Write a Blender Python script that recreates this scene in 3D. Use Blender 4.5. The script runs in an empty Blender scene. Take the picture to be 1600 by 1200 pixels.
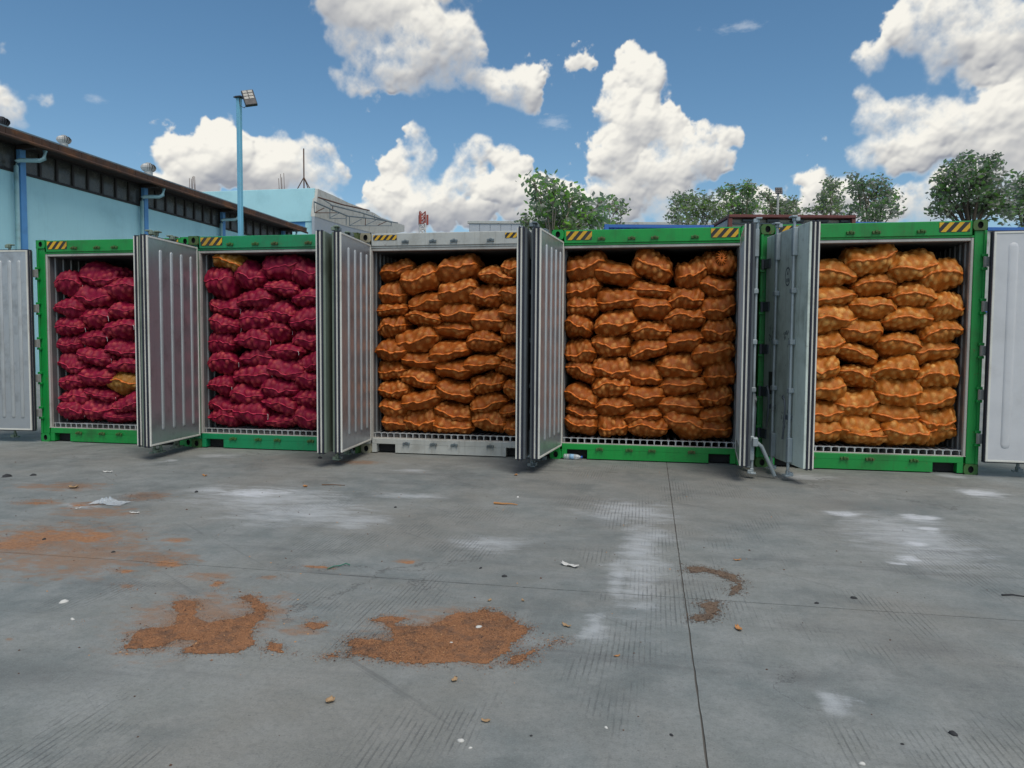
import bpy, math, random
import numpy as np
from mathutils import Vector, Matrix

R = math.radians
random.seed(7)
S = bpy.context.scene
COL = S.collection

# ------------------------------------------------------------------ camera
F_PX, PITCH, ROLL, YAW = 1163.5, 0.0542, 0.0069, -0.1835
CAM = np.array([8.6815, -9.3326, 1.4646])
_cy, _sy = math.cos(YAW), math.sin(YAW)
FWD = np.array([_sy*math.cos(PITCH), _cy*math.cos(PITCH), -math.sin(PITCH)])
_ri = np.array([_cy, -_sy, 0.0]); _up = np.cross(_ri, FWD)
RGT = _ri*math.cos(ROLL) + _up*math.sin(ROLL)
UPV = -_ri*math.sin(ROLL) + _up*math.cos(ROLL)
cam_data = bpy.data.cameras.new('camera')
cam_data.sensor_width = 36.0
cam_data.lens = F_PX*36/1600
cam_data.clip_end = 3000
cam = bpy.data.objects.new('camera', cam_data)
COL.objects.link(cam)
cam.matrix_world = Matrix(((RGT[0], UPV[0], -FWD[0], CAM[0]), (RGT[1], UPV[1], -FWD[1], CAM[1]),
                           (RGT[2], UPV[2], -FWD[2], CAM[2]), (0, 0, 0, 1)))
S.camera = cam

def ray(x, y):
    return FWD + RGT*(x-800)/F_PX - UPV*(y-600)/F_PX
def on_y(x, y, Y):
    d = ray(x, y); return CAM + d*(Y-CAM[1])/d[1]
def on_z(x, y, Z=0.0):
    d = ray(x, y); return CAM + d*(Z-CAM[2])/d[2]
def on_x(x, y, X):
    d = ray(x, y); return CAM + d*(X-CAM[0])/d[0]
def at_depth(x, y, d):
    return CAM + ray(x, y)*d
def az_el(x, y):
    d = ray(x, y); d = d/np.linalg.norm(d)
    return math.atan2(d[0], d[1]), math.asin(d[2])

# ------------------------------------------------------------------ light
SUN_EL, SUN_AZ = 58.0, 150.0     # azimuth clockwise from +Y
S.view_settings.view_transform = 'Standard'
S.view_settings.look = 'None'
S.view_settings.gamma = 1.0
S.view_settings.exposure = 0.12
S.view_settings.use_curve_mapping = False

world = bpy.data.worlds.new('World')
S.world = world
world.use_nodes = True

class NT:
    def __init__(s, tree):
        s.t = tree; s.n = tree.nodes; s.l = tree.links
    def _in(s, node, i, v):
        if v is None: return
        if isinstance(v, bpy.types.NodeSocket): s.l.new(v, node.inputs[i])
        else: node.inputs[i].default_value = v
    def math(s, op, a, b=None, c=None, clamp=False):
        n = s.n.new('ShaderNodeMath'); n.operation = op; n.use_clamp = clamp
        s._in(n, 0, a); s._in(n, 1, b); s._in(n, 2, c); return n.outputs[0]
    def vmath(s, op, a, b=None, c=None):
        n = s.n.new('ShaderNodeVectorMath'); n.operation = op
        s._in(n, 0, a); s._in(n, 1, b); s._in(n, 2, c)
        return n.outputs['Value'] if op in ('LENGTH', 'DISTANCE', 'DOT_PRODUCT') else n.outputs[0]
    def sstep(s, v, a, b, lo=0.0, hi=1.0):
        n = s.n.new('ShaderNodeMapRange'); n.interpolation_type = 'SMOOTHSTEP'
        s._in(n, 0, v); s._in(n, 1, a); s._in(n, 2, b); s._in(n, 3, lo); s._in(n, 4, hi); return n.outputs[0]
    def noise(s, vec, scale, detail=2.0, rough=0.5, dist=0.0, col=False, lac=2.0):
        n = s.n.new('ShaderNodeTexNoise')
        if vec is not None: s.l.new(vec, n.inputs['Vector'])
        n.inputs['Scale'].default_value = scale; n.inputs['Detail'].default_value = detail
        n.inputs['Roughness'].default_value = rough; n.inputs['Distortion'].default_value = dist
        n.inputs['Lacunarity'].default_value = lac
        return n.outputs['Color' if col else 'Fac']
    def mix(s, f, a, b, mode='MIX'):
        n = s.n.new('ShaderNodeMix'); n.data_type = 'RGBA'; n.blend_type = mode
        s._in(n, 0, f); s._in(n, 6, a); s._in(n, 7, b); return n.outputs[2]
    def comb(s, x, y, z):
        n = s.n.new('ShaderNodeCombineXYZ'); s._in(n, 0, x); s._in(n, 1, y); s._in(n, 2, z); return n.outputs[0]
    def sep(s, v):
        n = s.n.new('ShaderNodeSeparateXYZ'); s.l.new(v, n.inputs[0]); return n.outputs

def C4(c): return (c[0], c[1], c[2], 1.0)
def srgb(r, g, b):
    f = lambda v: (v/255/12.92) if v/255 <= 0.04045 else ((v/255+0.055)/1.055)**2.4
    return (f(r), f(g), f(b))

# cumulus clouds: centre and radii in photo pixels, turned into directions (azimuth, elevation)
CLOUDS = [
 (690,50,60,46),(640,95,100,42),(610,10,90,40), (590,25,92,48),(545,70,52,35),(600,95,92,48),(665,70,92,58),(715,92,52,42),(560,126,58,26),(690,118,62,30),
 (800,142,46,32),(828,140,24,36),(775,150,32,18),(740,128,44,22),(765,140,30,16),(903,100,28,11),
 (985,98,34,28),(1018,125,34,38),(985,160,62,38),(975,200,48,42),(1015,215,62,42),(965,250,48,44),(1020,265,92,42),
 (1090,222,52,30),(1140,215,26,12),(1095,255,55,34),(1000,310,85,34),(1060,320,50,40),
 (338,212,38,24),(290,245,52,34),(345,255,66,50),(420,245,56,34),(490,245,46,32),(522,270,22,40),(440,285,105,44),(290,290,60,30),
 (642,222,32,26),(642,258,42,30),(606,265,17,12),(640,300,52,32),(590,308,32,24),(700,318,82,42),(630,335,90,30),
 (755,240,54,27),(800,262,34,26),(728,262,34,26),(790,295,85,26),(855,300,50,22),(890,320,55,22),(700,338,100,20),
 (1430,48,58,44),(1375,88,58,28),(1480,62,90,52),(1565,45,80,62),(1540,105,90,32),
 (1352,160,38,24),(1400,195,84,40),(1480,200,86,48),(1560,175,62,52),(1440,240,92,36),(1560,240,75,42),(1600,205,60,70),(1360,240,40,24),
 (1262,280,26,16),(1300,305,54,24),(1330,330,70,18),(1420,312,50,30),(1500,300,80,40),(1585,290,60,50),(1150,318,90,20),(940,335,110,16),
 (4,82,12,10),(12,172,30,26),(60,152,26,10),(0,190,20,16),(-70,150,80,40),(-140,250,90,45),(1700,120,90,70),(1720,250,80,60),(560,-40,110,50),(680,-30,60,30),(1500,-30,120,40),(1290,217,13,8),(260,300,60,30),(520,330,60,26),(590,345,60,22),(830,335,60,22),(980,345,60,18),(1080,345,80,14),(1230,335,60,16),(1390,340,60,16),(1460,330,50,30),(860,325,30,20),(1290,285,9,5),
]
SOFT = [(1155,42,50,8),(150,156,18,8),(865,190,26,12),(1000,332,150,14)]

def cloud_image():
    """numpy painter for the cumulus: thousands of round puffs grown on each cloud, lit from above"""
    rg = np.random.default_rng(11)
    A0, A1, E0, E1, RES = -0.98, 0.66, -0.02, 0.54, 0.00085
    W, H = int((A1-A0)/RES), int((E1-E0)/RES)
    hgt = np.zeros((H, W), np.float32)       # relief towards the viewer, in pixels
    def stamp(cx, cy, r, z):
        x0, x1, y0, y1 = int(max(0, cx-r)), int(min(W, cx+r+2)), int(max(0, cy-r)), int(min(H, cy+r+2))
        if x1 <= x0 or y1 <= y0: return
        yy, xx = np.ogrid[y0:y1, x0:x1]
        q = r*r-(xx-cx)**2-(yy-cy)**2
        h = np.where(q > 0, z+np.sqrt(np.maximum(q, 0)), 0)
        np.maximum(hgt[y0:y1, x0:x1], h, out=hgt[y0:y1, x0:x1])
    base = []
    for (x, y, rx, ry) in CLOUDS:
        a, e = az_el(x, y); a1, e1 = az_el(x+rx, y); a2, e2 = az_el(x, y-ry)
        base.append(((a-A0)/RES, (e-E0)/RES, 1.10*abs(a1-a)/RES, 1.10*abs(e2-e)/RES, ry))
    def grow(cx, cy, r, z, depth, up):
        stamp(cx, cy, r, z)
        if depth == 0 or r < 2.2: return
        n = 7 if depth >= 2 else 6
        for _ in range(n):
            t = rg.uniform(0, 2*math.pi); ph = math.asin(rg.uniform(0.0, 0.95))
            k = rg.uniform(0.72, 0.98)
            dx, dy, dz = math.cos(t)*math.cos(ph), math.sin(t)*math.cos(ph), math.sin(ph)
            if dy < -0.2 and rg.random() < 0.45: continue      # flatter undersides
            grow(cx+dx*r*k, cy+dy*r*k, r*rg.uniform(0.26, 0.50), max(0, z+dz*r*k*0.8), depth-1, up)
    for (cx, cy, rx, ry, rp) in base:
        m = min(rx, ry); n = int(6+8*max(rx, ry)/m)
        for _ in range(n):
            t = rg.uniform(0, 2*math.pi); q = math.sqrt(rg.uniform(0, 1))*0.72
            px_, py_ = cx+math.cos(t)*q*rx, cy+math.sin(t)*q*ry
            r = m*rg.uniform(0.32, 0.62)*(1-0.35*q)
            grow(px_, py_, r, m*0.6*(1-q*q), 3 if rp > 15 else 2, 0)
    def blur(a, s):
        r = max(1, int(round(s)))
        for _ in range(2):
            for ax in (0, 1):
                p = np.concatenate([np.repeat(a.take([0], ax), r+1, ax), a, np.repeat(a.take([-1], ax), r, ax)], ax)
                c = np.cumsum(p, ax, dtype=np.float64); n_ = a.shape[ax]
                a = ((c.take(range(2*r+1, 2*r+1+n_), ax)-c.take(range(0, n_), ax))/(2*r+1)).astype(np.float32)
        return a
    def fbm(s0, octs, rough):
        out = np.zeros((H, W), np.float32); amp, tot, s_ = 1.0, 0.0, s0
        for _ in range(octs):
            gh, gw = int(H/s_)+3, int(W/s_)+3; g = rg.random((gh, gw)).astype(np.float32)
            y = np.arange(H)/s_; x = np.arange(W)/s_
            yi, xi = y.astype(int), x.astype(int); fy, fx = y-yi, x-xi
            fy, fx = (fy*fy*(3-2*fy))[:, None], (fx*fx*(3-2*fx))[None]
            v = (g[np.ix_(yi, xi)]*(1-fx)+g[np.ix_(yi, xi+1)]*fx)*(1-fy)+(g[np.ix_(yi+1, xi)]*(1-fx)+g[np.ix_(yi+1, xi+1)]*fx)*fy
            out += v*amp; tot += amp; amp *= rough; s_ = max(1.0, s_/2)
        return out/tot
    n1 = fbm(46, 6, 0.62); n2 = fbm(150, 5, 0.5); n3 = fbm(14, 4, 0.6)
    # warp the relief a little so that no puff is a perfect disc
    wx, wy = (fbm(26, 5, 0.6)-0.5)*26, (fbm(26, 5, 0.6)-0.5)*22
    yy, xx = np.mgrid[0:H, 0:W]
    hgt = hgt[np.clip((yy+wy).astype(int), 0, H-1), np.clip((xx+wx).astype(int), 0, W-1)]
    solid = (hgt > 0).astype(np.float32)
    soft = blur(solid, 2.5)*0.30+blur(solid, 8)*0.35+blur(solid, 20)*0.35
    d = soft + (n1-0.5)*1.15 + (n3-0.5)*0.55 + (n2-0.5)*0.25
    d = np.where(soft > 0.03, d, 0)
    wide = 0.24+0.50*np.clip((fbm(90, 2, 0.5)-0.4)*4, 0, 1)       # some rims crisp, some frayed
    def up(a, n_): o = np.zeros_like(a); o[:-n_] = a[n_:]; return o
    under = np.clip(up(soft, 22)-0.2, 0, 1)*np.clip(1.3-soft, 0, 1)      # lower rims fray out
    wide = wide*(1+1.4*under)
    alpha = np.clip((d-0.30)/wide, 0, 1); alpha = alpha*alpha*(3-2*alpha)
    rel = hgt*0.62+n1*34+n3*9
    lit = np.zeros((H, W), np.float32)
    for s_, wgt, kk in ((1.0, 0.24, 0.42), (2.5, 0.30, 0.70), (7, 0.30, 1.1), (18, 0.22, 1.5)):
        hb = blur(rel, s_); gy, gx = np.gradient(hb)
        gy, gx = gy*kk, gx*kk
        nz = 1/np.sqrt(1+gx*gx+gy*gy)
        lit += wgt*(0.5+0.5*(gx*0.30-gy*0.80+0.50)*nz)
    def up(a, n_): o = np.zeros_like(a); o[:-n_] = a[n_:]; return o
    above = up(blur(alpha, 18), 22)*0.5+up(blur(alpha, 34), 44)*0.5
    below = np.zeros_like(alpha); below[30:] = blur(alpha, 16)[:-30]
    grey = np.clip(above*1.25-below*0.75+(n2-0.5)*1.6+0.02, 0, 1)
    L = (lit-0.42)/0.52
    L = L*(1-0.62*grey)+(n2-0.5)*0.25+0.06*(1-grey)
    L = np.clip(L, 0, 1)
    # frayed rims are thin: they glow rather than shade
    L = np.clip(L*1.12, 0, 1); L = np.maximum(L, 0.75*(1-alpha)+L*alpha)
    lo = np.array(srgb(150, 155, 166)); hi = np.array(srgb(250, 247, 238))
    px = np.zeros((H, W, 4), np.float32)
    for c in range(3): px[..., c] = lo[c]+(hi[c]-lo[c])*L
    px[..., 3] = alpha
    return px, (A0, A1, E0, E1)

def build_world():
    k = NT(world.node_tree); k.n.clear()
    sky = k.n.new('ShaderNodeTexSky'); sky.sky_type = 'NISHITA'; sky.sun_disc = False
    sky.sun_elevation = R(SUN_EL); sky.sun_rotation = R(SUN_AZ)
    sky.air_density = 1.0; sky.dust_density = 0.4; sky.ozone_density = 2.0
    tc = k.n.new('ShaderNodeTexCoord')
    v = k.vmath('NORMALIZE', tc.outputs['Generated'])
    s = k.sep(v)
    az = k.math('ARCTAN2', s[0], s[1]); el = k.math('ARCSINE', s[2])
    hs = k.n.new('ShaderNodeHueSaturation'); hs.inputs['Saturation'].default_value = 1.16; hs.inputs['Hue'].default_value = 0.492; k.l.new(sky.outputs[0], hs.inputs['Color'])
    bg1 = k.n.new('ShaderNodeBackground'); bg1.inputs['Strength'].default_value = SKY_STRENGTH
    k.l.new(hs.outputs[0], bg1.inputs['Color'])
    px, (A0, A1, E0, E1) = cloud_image()
    img = bpy.data.images.new('cumulus', px.shape[1], px.shape[0], alpha=True, float_buffer=True)
    img.colorspace_settings.name = 'Non-Color'; img.alpha_mode = 'CHANNEL_PACKED'
    img.pixels.foreach_set(px.ravel()); img.update(); img.pack()
    uv = k.comb(k.math('MULTIPLY_ADD', az, 1/(A1-A0), -A0/(A1-A0)), k.math('MULTIPLY_ADD', el, 1/(E1-E0), -E0/(E1-E0)), 0.0)
    it = k.n.new('ShaderNodeTexImage'); it.image = img; it.extension = 'CLIP'; it.interpolation = 'Linear'
    k.l.new(uv, it.inputs['Vector'])
    # the rest of the sky carries the same kind of scattered cumulus
    P = k.comb(az, el, 0.0)
    n = k.noise(k.vmath('MULTIPLY', P, (1.0, 1.8, 1.0)), 3.2, 6.0, 0.55)
    out_m = k.math('MAXIMUM', k.sstep(k.math('ABSOLUTE', k.math('SUBTRACT', az, (A0+A1)/2)), (A1-A0)/2-0.10, (A1-A0)/2), k.sstep(el, E1-0.06, E1))
    ga = k.math('MULTIPLY', k.sstep(n, 0.50, 0.57), k.math('MULTIPLY', out_m, k.sstep(el, 0.0, 0.05)))
    gcol = k.mix(k.sstep(n, 0.55, 0.75), C4(srgb(238, 238, 234)), C4(srgb(180, 183, 190)))
    alpha = k.math('MAXIMUM', it.outputs['Alpha'], ga)
    ccol = k.mix(k.math('GREATER_THAN', it.outputs['Alpha'], ga), gcol, it.outputs['Color'])
    # thin wisps
    wacc = None
    for (x, y, rx, ry) in SOFT:
        a, e = az_el(x, y); a1, e1 = az_el(x+rx, y); a2, e2 = az_el(x, y-ry)
        ix, iy = 1/abs(a1-a), 1/abs(e2-e)
        d = k.vmath('LENGTH', k.vmath('MULTIPLY_ADD', P, (ix, iy, 0.0), (-a*ix, -e*iy, 0.0)))
        q = k.math('SUBTRACT', 1.2, d)
        wacc = q if wacc is None else k.math('MAXIMUM', wacc, q)
    wn = k.noise(k.vmath('MULTIPLY', P, (1.0, 2.2, 1.0)), 40.0, 5.0, 0.6)
    wa = k.math('MULTIPLY', k.sstep(k.math('ADD', wacc, k.math('MULTIPLY_ADD', wn, 3.0, -1.5)), 0.0, 1.4), 0.38)
    ccol = k.mix(k.math('GREATER_THAN', wa, alpha), ccol, C4(srgb(225, 230, 235)))
    alpha = k.math('MAXIMUM', alpha, wa)
    bg2 = k.n.new('ShaderNodeBackground'); bg2.inputs['Strength'].default_value = 0.90
    k.l.new(ccol, bg2.inputs['Color'])
    mx = k.n.new('ShaderNodeMixShader')
    k.l.new(alpha, mx.inputs[0]); k.l.new(bg1.outputs[0], mx.inputs[1]); k.l.new(bg2.outputs[0], mx.inputs[2])
    out = k.n.new('ShaderNodeOutputWorld'); k.l.new(mx.outputs[0], out.inputs['Surface'])
SKY_STRENGTH = 0.10
build_world()
world.cycles.sampling_method = 'MANUAL'
world.cycles.sample_map_resolution = 512

sun_d = bpy.data.lights.new('sun', 'SUN'); sun_d.energy = 2.2; sun_d.angle = R(30); sun_d.color = (1.0, 0.92, 0.82)
sun = bpy.data.objects.new('sun', sun_d); COL.objects.link(sun)
_sd = Vector((math.sin(R(SUN_AZ))*math.cos(R(SUN_EL)), math.cos(R(SUN_AZ))*math.cos(R(SUN_EL)), math.sin(R(SUN_EL))))
sun.rotation_euler = _sd.to_track_quat('Z', 'Y').to_euler()
sun.location = (0, -20, 40)

# ------------------------------------------------------------------ mesh helpers
class MB:
    """collects faces; build() links them as one object"""
    def __init__(s): s.v = []; s.f = []; s.m = []; s.sm = []
    def add(s, verts, faces, mi=0, smooth=False):
        b = len(s.v); s.v += [tuple(map(float, p)) for p in verts]
        for f in faces: s.f.append(tuple(b+i for i in f)); s.m.append(mi); s.sm.append(smooth)
        return s
    def box(s, a, b, mi=0, bev=0.0):
        x0, y0, z0 = [min(p, q) for p, q in zip(a, b)]; x1, y1, z1 = [max(p, q) for p, q in zip(a, b)]
        if bev <= 0:
            v = [(x0,y0,z0),(x1,y0,z0),(x1,y1,z0),(x0,y1,z0),(x0,y0,z1),(x1,y0,z1),(x1,y1,z1),(x0,y1,z1)]
            return s.add(v, [(0,3,2,1),(4,5,6,7),(0,1,5,4),(1,2,6,5),(2,3,7,6),(3,0,4,7)], mi)
        e = min(bev, (x1-x0)*.45, (y1-y0)*.45, (z1-z0)*.45)
        v = []; idx = {}
        for ix, X in enumerate((x0, x1)):
            for iy, Y in enumerate((y0, y1)):
                for iz, Z in enumerate((z0, z1)):
                    sx, sy, sz = (1 if ix == 0 else -1), (1 if iy == 0 else -1), (1 if iz == 0 else -1)
                    for ax in range(3):
                        p = [X+sx*e, Y+sy*e, Z+sz*e]; p[ax] = (X, Y, Z)[ax]
                        idx[(ix, iy, iz, ax)] = len(v); v.append(p)
        fs = []
        for ax in range(3):
            o = [a_ for a_ in range(3) if a_ != ax]
            for side in (0, 1):
                q = []
                for (i, j) in ((0,0),(1,0),(1,1),(0,1)):
                    c = [0,0,0]; c[ax] = side; c[o[0]] = i; c[o[1]] = j
                    q.append(idx[(c[0], c[1], c[2], ax)])
                flip = (side == 0) != (ax == 1)
                fs.append(tuple(reversed(q)) if flip else tuple(q))
        for ax in range(3):           # edges along ax
            o = [a_ for a_ in range(3) if a_ != ax]
            for i in (0, 1):
                for j in (0, 1):
                    def key(t, a_):
                        c = [0,0,0]; c[ax] = t; c[o[0]] = i; c[o[1]] = j
                        return idx[(c[0], c[1], c[2], a_)]
                    fs.append((key(0, o[0]), key(1, o[0]), key(1, o[1]), key(0, o[1])))
        for c in [(i, j, l) for i in (0,1) for j in (0,1) for l in (0,1)]:
            fs.append(tuple(idx[c+(a_,)] for a_ in range(3)))
        return s.add(v, fs, mi)
    def tube(s, pts, r, n=8, mi=0, cap=True, r2=None, smooth=True):
        pts = [Vector(p) for p in pts]; N = len(pts); vs = []
        for i, p in enumerate(pts):
            d = (pts[min(i+1, N-1)] - pts[max(i-1, 0)]).normalized()
            a = d.cross(Vector((0, 0, 1)) if abs(d.z) < 0.95 else Vector((1, 0, 0))).normalized(); b = d.cross(a)
            rr = r if r2 is None else r + (r2-r)*i/(N-1)
            for j in range(n):
                t = 2*math.pi*j/n; vs.append(p + a*rr*math.cos(t) + b*rr*math.sin(t))
        fs = [(i*n+j, i*n+(j+1) % n, (i+1)*n+(j+1) % n, (i+1)*n+j) for i in range(N-1) for j in range(n)]
        s.add(vs, fs, mi, smooth)
        if cap: s.add([vs[j] for j in range(n)], [tuple(reversed(range(n)))], mi); s.add([vs[(N-1)*n+j] for j in range(n)], [tuple(range(n))], mi)
        return s
    def prism(s, poly, p0, ux, uy, un, mi=0):
        """extrude 2D poly (list of (a,b)) from p0 with axes ux, uy along vector un"""
        p0, ux, uy, un = map(Vector, (p0, ux, uy, un)); n = len(poly)
        a = [p0+ux*q[0]+uy*q[1] for q in poly]; b = [q+un for q in a]
        fs = [tuple(reversed(range(n))), tuple(range(n, 2*n))] + [(i, (i+1) % n, n+(i+1) % n, n+i) for i in range(n)]
        return s.add(a+b, fs, mi)
    def mesh(s, name, mats):
        me = bpy.data.meshes.new(name); me.from_pydata(s.v, [], s.f)
        for m in (mats if isinstance(mats, (list, tuple)) else [mats]): me.materials.append(m)
        me.polygons.foreach_set('material_index', s.m); me.polygons.foreach_set('use_smooth', s.sm)
        me.update(); fix_normals(me); return me
    def build(s, name, mats, parent=None, **tags):
        return link(name, s.mesh(name, mats), parent, **tags)

import bmesh
def fix_normals(me):
    bm = bmesh.new(); bm.from_mesh(me); bmesh.ops.recalc_face_normals(bm, faces=bm.faces); bm.to_mesh(me); bm.free()

def link(name, me, parent=None, **tags):
    o = bpy.data.objects.new(name, me); COL.objects.link(o)
    if parent is not None: o.parent = parent
    for a, b in tags.items(): o[a] = b
    return o
def empty(name, loc, rz=0.0, **tags):
    o = bpy.data.objects.new(name, None); COL.objects.link(o); o.location = loc; o.rotation_euler = (0, 0, rz)
    o.empty_display_size = 0.2
    for a, b in tags.items(): o[a] = b
    return o

# ------------------------------------------------------------------ materials
def mat(name, col, rough=0.6, metal=0.0, var=0.15, scale=3.0, dirt=None, dirt_amt=0.0, dirt_scale=2.0, bump=0.0, bump_scale=40.0, streak=0.0, spec=0.5, rust=0.0):
    m = bpy.data.materials.new(name); m.use_nodes = True
    k = NT(m.node_tree); bs = k.n['Principled BSDF']
    g = k.n.new('ShaderNodeNewGeometry'); P = g.outputs['Position']
    oi = k.n.new('ShaderNodeObjectInfo')
    n = k.noise(P, scale, 5.0, 0.6)
    c = k.mix(n, C4([x*(1-var) for x in col]), C4([min(1, x*(1+var)) for x in col]))
    if streak > 0:   # vertical run marks
        sn = k.noise(k.vmath('MULTIPLY', P, (9.0, 9.0, 0.5)), 2.5, 4.0, 0.6)
        c = k.mix(k.math('MULTIPLY', k.sstep(sn, 0.50, 0.75), streak), c, C4(dirt or [x*0.35 for x in col]))
    if dirt_amt > 0:
        dn = k.noise(P, dirt_scale, 8.0, 0.65)
        c = k.mix(k.math('MULTIPLY', k.sstep(dn, 0.47, 0.72), dirt_amt), c, C4(dirt))
    if rust > 0:
        rn = k.noise(P, 14.0, 8.0, 0.7)
        c = k.mix(k.math('MULTIPLY', k.sstep(rn, 0.60, 0.68), rust), c, C4((0.10, 0.04, 0.018)))
    k.l.new(c, bs.inputs['Base Color'])
    bs.inputs['Roughness'].default_value = rough; bs.inputs['Metallic'].default_value = metal
    bs.inputs['Specular IOR Level'].default_value = spec
    rn = k.noise(P, scale*4, 4.0, 0.6)
    k.l.new(k.math('MULTIPLY_ADD', rn, 0.24, rough-0.12, clamp=True), bs.inputs['Roughness'])
    if bump > 0:
        b = k.n.new('ShaderNodeBump'); b.inputs['Strength'].default_value = bump; b.inputs['Distance'].default_value = 0.01
        k.l.new(k.noise(P, bump_scale, 5.0, 0.6), b.inputs['Height']); k.l.new(b.outputs[0], bs.inputs['Normal'])
    return m

DIRT = (0.07, 0.065, 0.05)
M = {}
M['green1'] = mat('green_paint_a', (0.004, 0.25, 0.045), 0.42, dirt=(0.02, 0.07, 0.02), dirt_amt=0.55, streak=0.25, rust=0.4)
M['green2'] = mat('green_paint_b', (0.004, 0.235, 0.09), 0.42, dirt=(0.03, 0.08, 0.04), dirt_amt=0.55, streak=0.25, rust=0.4)
M['green3'] = mat('green_paint_c', (0.004, 0.28, 0.045), 0.40, dirt=(0.02, 0.08, 0.02), dirt_amt=0.35, streak=0.2, rust=0.3)
M['green4'] = mat('green_paint_d', (0.006, 0.25, 0.045), 0.42, dirt=(0.03, 0.07, 0.02), dirt_amt=0.5, streak=0.3, rust=0.5)
M['olive'] = mat('weathered_green_paint', (0.045, 0.13, 0.03), 0.7, dirt=(0.09, 0.07, 0.03), dirt_amt=0.8, rust=0.7)
M['greyp'] = mat('grey_white_paint', (0.42, 0.44, 0.42), 0.5, dirt=(0.16, 0.15, 0.12), dirt_amt=0.5, streak=0.35, rust=0.4)
M['beige'] = mat('weathered_beige_paint', (0.33, 0.31, 0.22), 0.65, dirt=(0.10, 0.08, 0.05), dirt_amt=0.7, rust=0.5)
M['lining'] = mat('interior_steel_lining', (0.20, 0.215, 0.22), 0.4, metal=0.4, dirt=(0.12, 0.12, 0.11), dirt_amt=0.5)
M['mouth'] = mat('pale_frame_strip', (0.42, 0.41, 0.38), 0.5, dirt=DIRT, dirt_amt=0.4)
M['door_steel'] = mat('door_inner_steel', (0.46, 0.49, 0.52), 0.36, metal=0.7, dirt=(0.10, 0.10, 0.10), dirt_amt=0.45, dirt_scale=3.0, streak=0.12)
M['rib'] = mat('door_rib_steel', (0.40, 0.43, 0.44), 0.5, metal=0.25, dirt=(0.15, 0.15, 0.15), dirt_amt=0.4)
M['door_white'] = mat('door_white_liner', (0.52, 0.54, 0.56), 0.45, dirt=(0.28, 0.28, 0.27), dirt_amt=0.3)
M['skin_sage'] = mat('sage_door_skin', (0.15, 0.19, 0.15), 0.55, dirt=(0.06, 0.07, 0.05), dirt_amt=0.6, streak=0.3)
M['skin_slate'] = mat('slate_door_skin', (0.075, 0.09, 0.10), 0.55, dirt=(0.04, 0.04, 0.04), dirt_amt=0.6, streak=0.3)
M['door_out'] = mat('door_outer_paint', (0.54, 0.62, 0.57), 0.5, dirt=(0.13, 0.16, 0.12), dirt_amt=0.6, streak=0.4, rust=0.3)
M['trim'] = mat('white_edge_trim', (0.62, 0.63, 0.58), 0.5, dirt=(0.25, 0.24, 0.18), dirt_amt=0.4)
M['gasket'] = mat('dark_rubber_gasket', (0.012, 0.015, 0.028), 0.55, var=0.3)
M['bar'] = mat('locking_bar_grey', (0.16, 0.20, 0.22), 0.45, metal=0.3, dirt=DIRT, dirt_amt=0.6, rust=0.5)
M['bar_green'] = mat('locking_bar_sage', (0.20, 0.26, 0.20), 0.5, metal=0.2, dirt=DIRT, dirt_amt=0.6, rust=0.5)
M['bar_pale'] = mat('locking_bar_pale', (0.34, 0.40, 0.43), 0.42, metal=0.3, dirt=DIRT, dirt_amt=0.45, rust=0.5)
M['slate'] = mat('hinge_slate', (0.07, 0.09, 0.11), 0.55, dirt=DIRT, dirt_amt=0.4)
M['hinge_pale'] = mat('hinge_galvanised', (0.33, 0.34, 0.32), 0.5, metal=0.4, dirt=DIRT, dirt_amt=0.5)
M['alu'] = mat('floor_aluminium', (0.55, 0.57, 0.58), 0.4, metal=0.5, dirt=DIRT, dirt_amt=0.5)
M['dark'] = mat('dark_void', (0.012, 0.012, 0.013), 0.8)
M['yellow'] = mat('hazard_yellow', (0.62, 0.36, 0.015), 0.5, dirt=(0.2, 0.13, 0.03), dirt_amt=0.6)
M['black'] = mat('hazard_black', (0.02, 0.02, 0.022), 0.5, dirt=(0.07, 0.06, 0.04), dirt_amt=0.5)
M['blue_wall'] = mat('light_blue_wall', (0.42, 0.72, 0.78), 0.8, var=0.07, scale=0.8, dirt=(0.28, 0.52, 0.58), dirt_amt=0.45, dirt_scale=0.5, streak=0.22, bump=0.1)
M['blue_trim'] = mat('blue_pilaster_paint', (0.10, 0.30, 0.60), 0.6, dirt=(0.08, 0.2, 0.38), dirt_amt=0.4)
M['pipe'] = mat('pipe_pale_blue', (0.27, 0.46, 0.50), 0.5, dirt=(0.15, 0.2, 0.18), dirt_amt=0.5)
M['roof_edge'] = mat('rusty_brown_fascia', (0.055, 0.028, 0.018), 0.75, dirt=(0.20, 0.075, 0.02), dirt_amt=0.6, dirt_scale=0.9, rust=0.8)
M['roof_sheet'] = mat('pale_roof_sheet', (0.35, 0.45, 0.52), 0.5)
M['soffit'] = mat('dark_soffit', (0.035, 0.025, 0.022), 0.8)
M['winframe'] = mat('dark_window_frame', (0.02, 0.018, 0.018), 0.6)
M['pane'] = mat('dusty_dark_glass', (0.055, 0.058, 0.055), 0.25, var=0.4, scale=1.5, dirt=(0.12, 0.12, 0.10), dirt_amt=0.6)
M['vent'] = mat('galvanised_vent', (0.45, 0.45, 0.43), 0.45, metal=0.4)
M['white'] = mat('off_white_fascia', (0.50, 0.50, 0.46), 0.6, dirt=(0.25, 0.23, 0.19), dirt_amt=0.5, streak=0.3)
M['rustm'] = mat('rusty_steel', (0.11, 0.055, 0.035), 0.8)
M['greysheet'] = mat('grey_cladding', (0.36, 0.40, 0.44), 0.6, var=0.06, streak=0.15)
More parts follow.
